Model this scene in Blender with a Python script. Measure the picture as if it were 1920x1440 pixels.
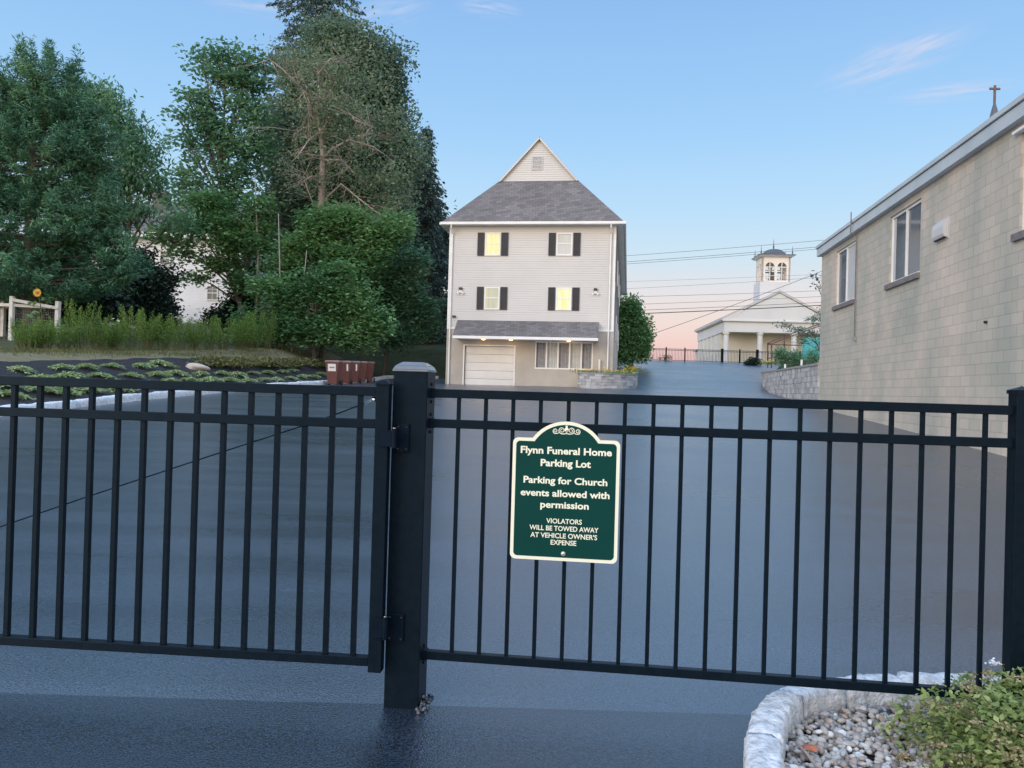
import bpy, math, random
import numpy as np
from mathutils import Matrix, Vector
R = math.radians
rnd = random.Random(7)
rng = np.random.default_rng(11)
for o in list(bpy.data.objects): bpy.data.objects.remove(o)
scn = bpy.context.scene
col = scn.collection

# ------------------------------------------------------------------ camera
EYE = 1.32
F = 1442.0
cam_d = bpy.data.cameras.new('camera'); cam = bpy.data.objects.new('camera', cam_d); col.objects.link(cam)
CM = Matrix.Translation((0, 0, EYE)) @ Matrix.Rotation(R(90.4), 4, 'X') @ Matrix.Rotation(R(1.65), 4, 'Z')
cam.matrix_world = CM
cam_d.sensor_width = 36; cam_d.lens = F / 1920 * 36; cam_d.clip_start = 0.05; cam_d.clip_end = 3000
scn.camera = cam
# ------------------------------------------------------------------ world
w = bpy.data.worlds.new('World'); scn.world = w; w.use_nodes = True
nt = w.node_tree; N = nt.nodes; L = nt.links
for n in list(N): N.remove(n)
def lin(r, g, b):
    f = lambda c: (c/255/12.92) if c/255 <= .04045 else ((c/255+.055)/1.055)**2.4
    return (f(r), f(g), f(b), 1)
out = N.new('ShaderNodeOutputWorld'); bg = N.new('ShaderNodeBackground'); L.new(bg.outputs[0], out.inputs[0])
tc = N.new('ShaderNodeTexCoord'); sep = N.new('ShaderNodeSeparateXYZ'); L.new(tc.outputs['Generated'], sep.inputs[0])
def ramp(nodes, stops, interp='LINEAR'):
    r = nodes.new('ShaderNodeValToRGB'); r.color_ramp.interpolation = interp
    e = r.color_ramp.elements
    while len(e) > len(stops): e.remove(e[-1])
    for i, (p, c) in enumerate(stops):
        if i >= len(e): e.new(p)
        e[i].position = p; e[i].color = c
    return r
front = ramp(N, [(0.0, lin(205,160,178)), (.035, lin(230,188,192)), (.06, lin(240,204,200)), (.09, lin(238,218,211)), (.125, lin(228,223,226)),
                 (.17, lin(205,226,240)), (.23, lin(184,220,248)), (.32, lin(160,206,248)), (.46, lin(140,186,238)), (.7, lin(150,184,222)), (1.0, lin(150,178,214))])
back = ramp(N, [(0.0, lin(250,214,170)), (.1, lin(255,232,205)), (.3, lin(235,232,228)), (.6, lin(188,200,224)), (1.0, lin(150,178,214))])
L.new(sep.outputs['Z'], front.inputs[0]); L.new(sep.outputs['Z'], back.inputs[0])
bk = N.new('ShaderNodeMapRange'); bk.inputs['From Min'].default_value = .25; bk.inputs['From Max'].default_value = -.75
L.new(sep.outputs['Y'], bk.inputs['Value'])
bmul = N.new('ShaderNodeVectorMath'); bmul.operation = 'SCALE'; bmul.inputs['Scale'].default_value = 1.9
L.new(back.outputs[0], bmul.inputs[0])
mx = N.new('ShaderNodeMix'); mx.data_type = 'RGBA'; L.new(bk.outputs[0], mx.inputs[0]); L.new(front.outputs[0], mx.inputs[6]); L.new(bmul.outputs[0], mx.inputs[7])
# thin high cloud wisps
mp = N.new('ShaderNodeMapping'); mp.inputs['Scale'].default_value = (2.2, 2.2, 9.0); mp.inputs['Rotation'].default_value = (0, R(-14), 0)
mp.inputs['Location'].default_value = (1.35, .2, .6)
L.new(tc.outputs['Generated'], mp.inputs[0])
cn = N.new('ShaderNodeTexNoise'); cn.inputs['Scale'].default_value = 1.5; cn.inputs['Detail'].default_value = 5; cn.inputs['Roughness'].default_value = .55
L.new(mp.outputs[0], cn.inputs[0])
cr = N.new('ShaderNodeMapRange'); cr.inputs['From Min'].default_value = .57; cr.inputs['From Max'].default_value = .8; cr.inputs['To Max'].default_value = .0
L.new(cn.outputs[0], cr.inputs['Value'])
cm_ = N.new('ShaderNodeMapRange'); cm_.inputs['From Min'].default_value = .2; cm_.inputs['From Max'].default_value = .38
L.new(sep.outputs['Z'], cm_.inputs['Value'])
cmul = N.new('ShaderNodeMath'); cmul.operation = 'MULTIPLY'; L.new(cr.outputs[0], cmul.inputs[0]); L.new(cm_.outputs[0], cmul.inputs[1])
mx2 = N.new('ShaderNodeMix'); mx2.data_type = 'RGBA'; L.new(cmul.outputs[0], mx2.inputs[0]); L.new(mx.outputs[2], mx2.inputs[6]); mx2.inputs[7].default_value = lin(205,205,238)
# physical low-sun sky added on top, weak
sky = N.new('ShaderNodeTexSky'); sky.sky_type = 'NISHITA'; sky.sun_disc = False; sky.sun_elevation = R(5); sky.sun_rotation = R(205)
ssc = N.new('ShaderNodeVectorMath'); ssc.operation = 'SCALE'; ssc.inputs['Scale'].default_value = .0; L.new(sky.outputs[0], ssc.inputs[0])
ad = N.new('ShaderNodeVectorMath'); ad.operation = 'ADD'; L.new(mx2.outputs[2], ad.inputs[0]); L.new(ssc.outputs[0], ad.inputs[1])
ssc.inputs['Scale'].default_value = .010
def wisp(prev, px, py, sx, sy, rot, amt, seed):
    d = CM.to_3x3() @ Vector(((px-960)/F, -(py-720)/F, -1)); d.normalize()
    q = d.to_track_quat('X', 'Z').to_matrix().to_euler()
    m = N.new('ShaderNodeMapping'); m.vector_type = 'TEXTURE'; m.inputs['Location'].default_value = d; m.inputs['Rotation'].default_value = (Matrix(d.to_track_quat('X', 'Z').to_matrix()) @ Matrix.Rotation(R(rot), 3, 'X')).to_euler(); m.inputs['Scale'].default_value = (1, sx, sy)
    L.new(tc.outputs['Generated'], m.inputs[0])
    no = N.new('ShaderNodeTexNoise'); no.inputs['Scale'].default_value = 1.6; no.inputs['Detail'].default_value = 5; mm = N.new('ShaderNodeMapping'); mm.inputs['Location'].default_value = (seed, seed, 0); mm.inputs['Scale'].default_value = (0, 1, 2.2); L.new(m.outputs[0], mm.inputs[0]); L.new(mm.outputs[0], no.inputs[0])
    ln = N.new('ShaderNodeVectorMath'); ln.operation = 'LENGTH'; L.new(m.outputs[0], ln.inputs[0])
    a = N.new('ShaderNodeMapRange'); a.interpolation_type = 'SMOOTHSTEP'; a.inputs['From Min'].default_value = 1; a.inputs['From Max'].default_value = 0; L.new(ln.outputs['Value'], a.inputs['Value'])
    b = N.new('ShaderNodeMapRange'); b.inputs['From Min'].default_value = .38; b.inputs['From Max'].default_value = .7; L.new(no.outputs[0], b.inputs['Value'])
    c = N.new('ShaderNodeMath'); c.operation = 'MULTIPLY'; L.new(a.outputs[0], c.inputs[0]); L.new(b.outputs[0], c.inputs[1]); c2 = N.new('ShaderNodeMath'); c2.operation = 'MULTIPLY'; c2.inputs[1].default_value = amt; L.new(c.outputs[0], c2.inputs[0])
    x = N.new('ShaderNodeMix'); x.data_type = 'RGBA'; L.new(c2.outputs[0], x.inputs[0]); L.new(prev, x.inputs[6]); x.inputs[7].default_value = lin(208, 216, 240); return x.outputs[2]
cur = ad.outputs[0]
for w_ in ((1675, 112, .10, .030, -14, .9, 1.3), (1720, 90, .06, .016, -18, 1.0, 4.1), (1790, 172, .08, .014, 2, .8, 2.2), (480, 5, .08, .02, 0, .7, 7.7), (915, 12, .05, .015, 5, .8, 5.5), (720, 30, .07, .025, -20, .6, 9.1)): cur = wisp(cur, *w_)
zen = N.new('ShaderNodeMapRange'); zen.interpolation_type = 'SMOOTHSTEP'; zen.inputs['From Min'].default_value = .46; zen.inputs['From Max'].default_value = .85; zen.inputs['To Min'].default_value = 1; zen.inputs['To Max'].default_value = 2.1  # unseen zenith brightened beyond a real dusk sky to light trees and asphalt
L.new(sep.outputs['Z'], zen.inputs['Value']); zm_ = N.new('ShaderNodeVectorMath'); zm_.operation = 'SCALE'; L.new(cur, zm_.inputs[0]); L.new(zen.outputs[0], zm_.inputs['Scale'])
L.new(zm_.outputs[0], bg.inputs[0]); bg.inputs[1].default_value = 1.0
sd = bpy.data.lights.new('sun', 'SUN'); sun = bpy.data.objects.new('sun', sd); col.objects.link(sun)
sd.energy = 1.6; sd.angle = R(35); sd.color = (1.0, .90, .80)
sun.rotation_euler = Vector((.72, .64, -.28)).to_track_quat('-Z', 'Y').to_euler()   # soft afterglow from behind the viewer's left
scn.view_settings.view_transform = 'Standard'; scn.view_settings.look = 'None'
scn.view_settings.exposure = 0.0; scn.view_settings.gamma = 1
scn.render.engine = 'CYCLES'
scn.render.resolution_x = 1024; scn.render.resolution_y = 768

# ------------------------------------------------------------------ helpers
CR = CM.to_3x3()
def ray(px, py):
    return CR @ Vector(((px-960)/F, -(py-720)/F, -1))
def at(px, py, Y):
    d = ray(px, py); return Vector((0, 0, EYE)) + d*(Y/d.y)
def onplane(px, py, p0, n):
    d = ray(px, py); o = Vector((0, 0, EYE)); return o + d*((Vector(p0)-o).dot(n)/d.dot(n))
def lerp(a, b, t): return a+(b-a)*t
def ipl(x, xs, ys): return float(np.interp(x, xs, ys))
def sm(t): t = max(0, min(1, t)); return t*t*(3-2*t)

PM = {}
def frame_of(parent):
    return PM.get(parent.name, Matrix.Identity(4)) if parent else Matrix.Identity(4)
def tag(o, label=None, cat=None, group=None, kind=None):
    if label: o['label'] = label
    if cat: o['category'] = cat
    if group: o['group'] = group
    if kind: o['kind'] = kind
    return o
def thing(name, label, cat, loc=(0, 0, 0), group=None, rz=0):
    o = bpy.data.objects.new(name, None); o.empty_display_size = .1; col.objects.link(o)
    o.location = loc; o.rotation_euler = (0, 0, rz)
    PM[o.name] = Matrix.Translation(loc) @ Matrix.Rotation(rz, 4, 'Z')
    return tag(o, label, cat, group)
def link_mesh(name, verts, faces, mat, parent=None, smooth=False, loops4=False):
    me = bpy.data.meshes.new(name)
    verts = np.asarray(verts, dtype=np.float64).reshape(-1, 3)
    if parent is not None:
        M = np.array(frame_of(parent).inverted()); verts = verts @ M[:3, :3].T + M[:3, 3]
    if loops4:
        f = np.asarray(faces, dtype=np.int32); k = f.shape[1]
        me.vertices.add(len(verts)); me.vertices.foreach_set('co', verts.ravel())
        me.loops.add(f.size); me.loops.foreach_set('vertex_index', f.ravel())
        me.polygons.add(len(f)); me.polygons.foreach_set('loop_start', np.arange(0, f.size, k, dtype=np.int32))
        me.polygons.foreach_set('loop_total', np.full(len(f), k, dtype=np.int32))
        me.update(calc_edges=True)
    else:
        me.from_pydata(verts.tolist(), [], faces)
    if smooth: me.polygons.foreach_set('use_smooth', [True]*len(me.polygons))
    me.materials.append(mat); me.update()
    o = bpy.data.objects.new(name, me); col.objects.link(o)
    if parent is not None:
        o.parent = parent; PM[o.name] = frame_of(parent)
    return o
class MB:
    def __init__(s): s.v = []; s.f = []
    def quad(s, a, b, c, d):
        i = len(s.v); s.v += [tuple(a), tuple(b), tuple(c), tuple(d)]; s.f.append((i, i+1, i+2, i+3)); return s
    def poly(s, pts):
        i = len(s.v); s.v += [tuple(p) for p in pts]; s.f.append(tuple(range(i, i+len(pts)))); return s
    def hexa(s, p):            # 8 points: bottom 4 ccw, top 4 ccw
        i = len(s.v); s.v += [tuple(q) for q in p]
        s.f += [(i+3, i+2, i+1, i), (i+4, i+5, i+6, i+7), (i, i+1, i+5, i+4), (i+1, i+2, i+6, i+5), (i+2, i+3, i+7, i+6), (i+3, i, i+4, i+7)]; return s
    def box(s, a, b, M=None, j=0):
        x0, y0, z0 = a; x1, y1, z1 = b
        p = [(x0,y0,z0),(x1,y0,z0),(x1,y1,z0),(x0,y1,z0),(x0,y0,z1),(x1,y0,z1),(x1,y1,z1),(x0,y1,z1)]
        if j: p = [tuple(c+rnd.uniform(-j, j) for c in q) for q in p]
        if M is not None: p = [M @ Vector(q) for q in p]
        return s.hexa(p)
    def prism(s, pts, off):    # planar loop extruded by vector off
        i = len(s.v); n = len(pts); off = Vector(off)
        s.v += [tuple(p) for p in pts]+[tuple(Vector(p)+off) for p in pts]
        s.f.append(tuple(range(i+n-1, i-1, -1))); s.f.append(tuple(range(i+n, i+2*n)))
        for k in range(n): s.f.append((i+k, i+(k+1) % n, i+n+(k+1) % n, i+n+k))
        return s
    def bar(s, a, b, w, h, up=(0, 0, 1)):
        a = Vector(a); b = Vector(b); d = (b-a).normalized(); up = Vector(up)
        x = d.cross(up).normalized(); z = x.cross(d)
        c = [x*(-w/2)+z*(-h/2), x*(w/2)+z*(-h/2), x*(w/2)+z*(h/2), x*(-w/2)+z*(h/2)]
        return s.hexa([a+c[0], a+c[1], b+c[1], b+c[0], a+c[3], a+c[2], b+c[2], b+c[3]])
    def tube(s, pts, rad, n=6):
        pts = [Vector(p) for p in pts]
        if not isinstance(rad, (list, tuple)): rad = [rad]*len(pts)
        i = len(s.v); px_ = None
        for k, p in enumerate(pts):
            d = (pts[min(k+1, len(pts)-1)]-pts[max(k-1, 0)]).normalized()
            x = d.orthogonal().normalized() if px_ is None else (px_-d*px_.dot(d)).normalized()
            px_ = x; y = d.cross(x)
            for q in range(n):
                t = 2*math.pi*q/n; s.v.append(tuple(p+(x*math.cos(t)+y*math.sin(t))*rad[k]))
        for k in range(len(pts)-1):
            for q in range(n):
                a = i+k*n+q; b = i+k*n+(q+1) % n; s.f.append((a, b, b+n, a+n))
        s.f.append(tuple(i+q for q in range(n-1, -1, -1))); s.f.append(tuple(i+(len(pts)-1)*n+q for q in range(n)))
        return s
    def lathe(s, c, prof, n=16, M=None):
        i = len(s.v); c = Vector(c)
        for r, z in prof:
            for q in range(n):
                t = 2*math.pi*q/n; p = Vector((r*math.cos(t), r*math.sin(t), z))
                s.v.append(tuple(c+(M @ p if M is not None else p)))
        for k in range(len(prof)-1):
            for q in range(n):
                a = i+k*n+q; b = i+k*n+(q+1) % n; s.f.append((a, b, b+n, a+n))
        s.f.append(tuple(i+q for q in range(n-1, -1, -1))); s.f.append(tuple(i+(len(prof)-1)*n+q for q in range(n)))
        return s
    def build(s, name, mat, parent=None, smooth=False, bevel=0):
        o = link_mesh(name, s.v, s.f, mat, parent, smooth)
        if bevel:
            m = o.modifiers.new('bevel', 'BEVEL'); m.width = bevel; m.segments = 2; m.limit_method = 'ANGLE'
        return o
def copy_tree(o, parent=None):
    c = o.copy(); col.objects.link(c)
    if parent is not None: c.parent = parent
    for ch in [x for x in bpy.data.objects if x.parent == o]: copy_tree(ch, c)
    return c

# ------------------------------------------------------------------ materials
def new_mat(name):
    m = bpy.data.materials.new(name); m.use_nodes = True
    return m, m.node_tree.nodes, m.node_tree.links, m.node_tree.nodes['Principled BSDF']
def rgb(c): return (c[0], c[1], c[2], 1)
def mat(name, c1, c2=None, scale=3.0, rough=.7, bump=0.0, bscale=None, metal=0.0, detail=5, spec=.5, stretch=(1, 1, 1), island=0.0, coat=0.0, bdist=.02):
    m, N, L, P = new_mat(name)
    P.inputs['Roughness'].default_value = rough; P.inputs['Metallic'].default_value = metal
    P.inputs['Specular IOR Level'].default_value = spec; P.inputs['Coat Weight'].default_value = coat
    tc = N.new('ShaderNodeTexCoord'); mp = N.new('ShaderNodeMapping'); mp.inputs['Scale'].default_value = stretch
    L.new(tc.outputs['Object'], mp.inputs[0])
    no = N.new('ShaderNodeTexNoise'); no.inputs['Scale'].default_value = scale; no.inputs['Detail'].default_value = detail; L.new(mp.outputs[0], no.inputs[0])
    r = ramp(N, [(.32, rgb(c1)), (.68, rgb(c2 or c1))]); L.new(no.outputs[0], r.inputs[0])
    colr = r.outputs[0]
    if island:
        g = N.new('ShaderNodeNewGeometry'); mr = N.new('ShaderNodeMapRange'); mr.inputs['To Min'].default_value = 1-island; mr.inputs['To Max'].default_value = 1+island
        L.new(g.outputs['Random Per Island'], mr.inputs['Value'])
        vm = N.new('ShaderNodeVectorMath'); vm.operation = 'SCALE'; L.new(colr, vm.inputs[0]); L.new(mr.outputs[0], vm.inputs['Scale']); colr = vm.outputs[0]
    L.new(colr, P.inputs['Base Color'])
    if bump:
        bn = N.new('ShaderNodeTexNoise'); bn.inputs['Scale'].default_value = bscale or scale*6; bn.inputs['Detail'].default_value = 4; L.new(mp.outputs[0], bn.inputs[0])
        b = N.new('ShaderNodeBump'); b.inputs['Strength'].default_value = bump; b.inputs['Distance'].default_value = bdist; L.new(bn.outputs[0], b.inputs['Height']); L.new(b.outputs[0], P.inputs['Normal'])
    return m
def leaf_mat(name, ca, cb, cc=None, trans=.35, nscale=.35, rough=.6):
    m, N, L, P = new_mat(name)
    g = N.new('ShaderNodeNewGeometry'); tc = N.new('ShaderNodeTexCoord')
    no = N.new('ShaderNodeTexNoise'); no.inputs['Scale'].default_value = nscale; no.inputs['Detail'].default_value = 3; L.new(tc.outputs['Object'], no.inputs[0])
    ma = N.new('ShaderNodeMath'); ma.operation = 'MULTIPLY_ADD'; L.new(g.outputs['Random Per Island'], ma.inputs[0]); ma.inputs[1].default_value = .5
    m2 = N.new('ShaderNodeMapRange'); m2.inputs['From Min'].default_value = .3; m2.inputs['From Max'].default_value = .7; m2.inputs['To Max'].default_value = .5; L.new(no.outputs[0], m2.inputs['Value']); L.new(m2.outputs[0], ma.inputs[2])
    r = ramp(N, [(.1, rgb(ca)), (.6, rgb(cb)), (.97, rgb(cc or cb))]); L.new(ma.outputs[0], r.inputs[0])
    L.new(r.outputs[0], P.inputs['Base Color']); P.inputs['Roughness'].default_value = rough; P.inputs['Specular IOR Level'].default_value = .35
    tr = N.new('ShaderNodeBsdfTranslucent'); L.new(r.outputs[0], tr.inputs[0])
    ms = N.new('ShaderNodeMixShader'); ms.inputs[0].default_value = trans
    L.new(P.outputs[0], ms.inputs[1]); L.new(tr.outputs[0], ms.inputs[2]); L.new(ms.outputs[0], N['Material Output'].inputs[0])
    return m
def brick_mat(name, c1, c2, mort, bw, bh, plane='XZ', rough=.85, mortar=.012, bump=.5, stain=None, offset=.5, smooth=.1, stainscale=.5, mstr=1.0):
    m, N, L, P = new_mat(name)
    tc = N.new('ShaderNodeTexCoord'); sp = N.new('ShaderNodeSeparateXYZ'); L.new(tc.outputs['Object'], sp.inputs[0])
    cb = N.new('ShaderNodeCombineXYZ'); L.new(sp.outputs[plane[0]], cb.inputs[0]); L.new(sp.outputs[plane[1]], cb.inputs[1])
    bt = N.new('ShaderNodeTexBrick'); L.new(cb.outputs[0], bt.inputs[0])
    bt.inputs['Scale'].default_value = 1; bt.inputs['Brick Width'].default_value = bw; bt.inputs['Row Height'].default_value = bh
    bt.inputs['Mortar Size'].default_value = mortar; bt.inputs['Mortar Smooth'].default_value = smooth; bt.offset = offset
    bt.inputs['Color1'].default_value = rgb(c1); bt.inputs['Color2'].default_value = rgb(c2); bt.inputs['Mortar'].default_value = rgb(mort)
    colr = bt.outputs[0]
    no = N.new('ShaderNodeTexNoise'); no.inputs['Scale'].default_value = stainscale; no.inputs['Detail'].default_value = 6
    mp = N.new('ShaderNodeMapping'); mp.inputs['Scale'].default_value = (1, 1, .45); L.new(tc.outputs['Object'], mp.inputs[0]); L.new(mp.outputs[0], no.inputs[0])
    r = ramp(N, [(.35, rgb(stain[0] if stain else (.9,.9,.9))), (.65, rgb(stain[1] if stain else (1.1,1.1,1.1)))]); L.new(no.outputs[0], r.inputs[0])
    mm = N.new('ShaderNodeMix'); mm.data_type = 'RGBA'; mm.blend_type = 'MULTIPLY'; mm.inputs[0].default_value = 1; L.new(colr, mm.inputs[6]); L.new(r.outputs[0], mm.inputs[7])
    L.new(mm.outputs[2], P.inputs['Base Color']); P.inputs['Roughness'].default_value = rough; P.inputs['Specular IOR Level'].default_value = .3
    n2 = N.new('ShaderNodeTexNoise'); n2.inputs['Scale'].default_value = 30; n2.inputs['Detail'].default_value = 4; L.new(tc.outputs['Object'], n2.inputs[0])
    inv = N.new('ShaderNodeMath'); inv.operation = 'MULTIPLY_ADD'; inv.inputs[1].default_value = -mstr; L.new(bt.outputs['Fac'], inv.inputs[0])
    hs = N.new('ShaderNodeMath'); hs.operation = 'MULTIPLY'; hs.inputs[1].default_value = .35; L.new(n2.outputs[0], hs.inputs[0]); L.new(hs.outputs[0], inv.inputs[2])
    b = N.new('ShaderNodeBump'); b.inputs['Strength'].default_value = bump; b.inputs['Distance'].default_value = .015; L.new(inv.outputs[0], b.inputs['Height']); L.new(b.outputs[0], P.inputs['Normal'])
    return m
def glow(name, c, s):
    m, N, L, P = new_mat(name); P.inputs['Base Color'].default_value = rgb(c); P.inputs['Emission Color'].default_value = rgb(c); P.inputs['Emission Strength'].default_value = s; P.inputs['Roughness'].default_value = .3
    return m

def asphalt_mat(name, base, r0, r1, ior=1.5):
    m, N, L, P = new_mat(name); P.inputs['IOR'].default_value = ior
    tc = N.new('ShaderNodeTexCoord'); mp = N.new('ShaderNodeMapping'); mp.inputs['Rotation'].default_value = (0, 0, R(8)); mp.inputs['Scale'].default_value = (.12, 1.1, 1)
    L.new(tc.outputs['Object'], mp.inputs[0])
    n1 = N.new('ShaderNodeTexNoise'); n1.inputs['Scale'].default_value = 1.6; n1.inputs['Detail'].default_value = 7; n1.inputs['Roughness'].default_value = .6; L.new(mp.outputs[0], n1.inputs[0])
    n2 = N.new('ShaderNodeTexNoise'); n2.inputs['Scale'].default_value = .35; n2.inputs['Detail'].default_value = 3; L.new(tc.outputs['Object'], n2.inputs[0])
    av = N.new('ShaderNodeMath'); av.operation = 'ADD'; L.new(n1.outputs[0], av.inputs[0]); L.new(n2.outputs[0], av.inputs[1])
    mr = N.new('ShaderNodeMapRange'); mr.inputs['From Min'].default_value = .6; mr.inputs['From Max'].default_value = 1.4; mr.inputs['To Min'].default_value = r0; mr.inputs['To Max'].default_value = r1
    L.new(av.outputs[0], mr.inputs['Value']); L.new(mr.outputs[0], P.inputs['Roughness'])
    rc = ramp(N, [(.34, rgb([c*.75 for c in base])), (.68, rgb([c*1.25 for c in base]))]); L.new(n1.outputs[0], rc.inputs[0])
    ng = N.new('ShaderNodeTexNoise'); ng.inputs['Scale'].default_value = 130; ng.inputs['Detail'].default_value = 2; L.new(tc.outputs['Object'], ng.inputs[0])
    rg = N.new('ShaderNodeMapRange'); rg.inputs['From Min'].default_value = .36; rg.inputs['From Max'].default_value = .66; rg.inputs['To Min'].default_value = .0; rg.inputs['To Max'].default_value = 2.6; L.new(ng.outputs[0], rg.inputs['Value'])
    vg = N.new('ShaderNodeVectorMath'); vg.operation = 'SCALE'; L.new(rc.outputs[0], vg.inputs[0]); L.new(rg.outputs[0], vg.inputs['Scale']); L.new(vg.outputs[0], P.inputs['Base Color'])
    v = N.new('ShaderNodeTexVoronoi'); v.inputs['Scale'].default_value = 110; L.new(tc.outputs['Object'], v.inputs[0])
    n3 = N.new('ShaderNodeTexNoise'); n3.inputs['Scale'].default_value = 90; n3.inputs['Detail'].default_value = 5; L.new(tc.outputs['Object'], n3.inputs[0])
    hh = N.new('ShaderNodeMath'); hh.operation = 'ADD'; L.new(v.outputs['Distance'], hh.inputs[0]); L.new(n3.outputs[0], hh.inputs[1])
    b = N.new('ShaderNodeBump'); b.inputs['Strength'].default_value = .8; b.inputs['Distance'].default_value = .0012; L.new(hh.outputs[0], b.inputs['Height'])
    L.new(b.outputs[0], P.inputs['Normal']); P.inputs['Specular IOR Level'].default_value = .5
    return m
M = {}
M['asphalt'] = asphalt_mat('asphalt', (.024, .034, .050), .23, .37, 2.5)
M['asphalt_old'] = asphalt_mat('asphalt_apron', (.012, .019, .031), .25, .39, 2.1)
M['black'] = mat('black_powder_coat', (.003, .007, .012), (.005, .010, .016), 30, .40, .08, 220, spec=.15)
M['black'].node_tree.nodes['Principled BSDF'].inputs['Specular Tint'].default_value = (.42, .62, .85, 1)
M['black2'] = mat('black_hinge_metal', (.002, .005, .010), (.004, .008, .014), 30, .45, .1, 200, spec=.25)
M['black2'].node_tree.nodes['Principled BSDF'].inputs['Specular Tint'].default_value = (.25, .42, .7, 1)
M['chrome'] = mat('bright_steel', (.7, .7, .7), (.8, .8, .8), 20, .18, metal=1)
M['mulch'] = mat('dark_mulch', (.012, .012, .018), (.035, .032, .036), 9, .9, 1.0, 22, bdist=.06)
M['dry'] = mat('dry_lawn', (.16, .15, .07), (.24, .20, .12), 3, .95, .8, 30, bdist=.05)
M['grass'] = mat('lawn_soil', (.035, .055, .02), (.08, .085, .035), 1.2, .95, .8, 25, bdist=.08)
M['granite'] = mat('split_granite', (.50, .52, .55), (.78, .79, .80), 14, .8, .9, 45, bdist=.02)
M['granite_big'] = mat('rough_granite', (.42, .42, .43), (.80, .80, .80), 26, .8, .9, 70, bdist=.01)
M['vent'] = mat('rake_grey', (.52, .51, .50), (.58, .57, .56), 2, .6)
M['white'] = mat('white_trim', (.72, .71, .68), (.80, .79, .76), 2, .5)
M['siding'] = mat('vinyl_siding', (.545, .53, .505), (.60, .58, .555), .5, .55)
M['siding_w'] = mat('white_clapboard', (.74, .75, .78), (.82, .82, .84), .5, .6)
M['stucco'] = mat('tan_stucco', (.41, .37, .32), (.49, .44, .38), 1.3, .9, .3, 60)
M['shutter'] = mat('black_shutter', (.02, .022, .03), (.03, .03, .038), 3, .5)
M['shingle'] = brick_mat('asphalt_shingles', (.135, .122, .120), (.20, .182, .178), (.09, .09, .10), .32, .14, 'XY', .95, .008, .4)
M['shingle_y'] = brick_mat('roof_shingles', (.135, .122, .120), (.20, .182, .178), (.09, .09, .10), .32, .14, 'XZ', .95, .008, .4)
M['cmu'] = brick_mat('painted_block', (.455, .43, .375), (.515, .475, .415), (.40, .375, .325), .411, .203, 'YZ', .85, .006, .8, ((.80, .84, .82), (1.14, 1.05, 1.0)), stainscale=.85)
M['coping'] = mat('metal_fascia', (.42, .47, .50), (.50, .55, .58), 1.5, .45)
M['sill'] = mat('stone_sill', (.14, .13, .13), (.22, .2, .19), 8, .8)
M['glass'] = mat('dark_window_glass', (.05, .07, .09), (.09, .12, .15), .8, .06, spec=.8)
M['curtain'] = mat('window_curtain', (.42, .43, .43), (.55, .55, .54), 9, .6, stretch=(6, 6, .3))
def lit_mat(name, ca, cb, s):
    m, N, L, P = new_mat(name); tc = N.new('ShaderNodeTexCoord'); mp = N.new('ShaderNodeMapping'); mp.inputs['Scale'].default_value = (7, 7, .9); L.new(tc.outputs['Object'], mp.inputs[0])
    no = N.new('ShaderNodeTexNoise'); no.inputs['Scale'].default_value = 1; no.inputs['Detail'].default_value = 3; L.new(mp.outputs[0], no.inputs[0]); r = ramp(N, [(.35, rgb(ca)), (.65, rgb(cb))]); L.new(no.outputs[0], r.inputs[0])
    L.new(r.outputs[0], P.inputs['Emission Color']); P.inputs['Emission Strength'].default_value = s; P.inputs['Base Color'].default_value = (.3, .3, .25, 1); P.inputs['Roughness'].default_value = .15; return m
M['lit'] = lit_mat('lit_window_warm', (1.0, .92, .50), (1.0, .78, .12), .68)
M['lit2'] = lit_mat('lit_window_dim', (.42, .45, .36), (.72, .68, .32), .45)
M['lamp'] = glow('soffit_lamp', (1.0, .62, .22), 5.0)
M['stone'] = mat('ashlar_stone', (.30, .30, .31), (.46, .45, .44), 2.5, .85, .5, 30, island=.28)
M['cap'] = mat('stone_cap', (.22, .22, .22), (.3, .3, .3), 4, .8)
M['church'] = mat('church_white_paint', (.60, .60, .60), (.66, .65, .64), .3, .6)
M['church_roof'] = mat('church_roof', (.46, .45, .45), (.52, .51, .51), .5, .8)
M['slate'] = mat('dome_slate', (.07, .08, .10), (.11, .12, .14), 1, .5)
M['louvre'] = mat('bell_chamber_dark', (.12, .12, .13), (.2, .2, .2), 1, .7)
M['bark'] = mat('bark', (.10, .085, .07), (.17, .145, .12), 5, .95, .6, 20, stretch=(1, 1, .3))
M['barkpale'] = mat('pale_dead_bark', (.27, .22, .19), (.38, .32, .28), 4, .95, .5, 20, stretch=(1, 1, .3))
M['bin'] = mat('brown_bin_plastic', (.10, .035, .028), (.14, .048, .038), 3, .45)
M['binlid'] = mat('bin_lid', (.17, .10, .085), (.24, .15, .13), 3, .4)  # lighter than the bin body: sky reflected on the lids is put into the colour
M['rubber'] = mat('rubber', (.02, .02, .02), None, 3, .8)
M['wire'] = mat('cable_sheath', (.03, .03, .035), None, 3, .6)
M['wood_w'] = mat('weathered_white_wood', (.52, .50, .48), (.68, .66, .64), 6, .85, .4, 30)
M['pine'] = leaf_mat('pine_needles', (0.052, 0.143, 0.098), (0.117, 0.273, 0.156), (0.286, 0.468, 0.221), .25, .5)
M['maple'] = leaf_mat('maple_leaves', (0.078, 0.195, 0.117), (0.156, 0.312, 0.169), (0.338, 0.494, 0.26), .4, .4)
M['maple2'] = leaf_mat('bright_maple_leaves', (0.088, 0.205, 0.088), (0.173, 0.342, 0.131), (0.377, 0.519, 0.22), .4)
M['oak'] = leaf_mat('dense_tree_leaves', (.08, .15, .11), (.18, .27, .18), (.36, .42, .28), .35, .25)
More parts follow.
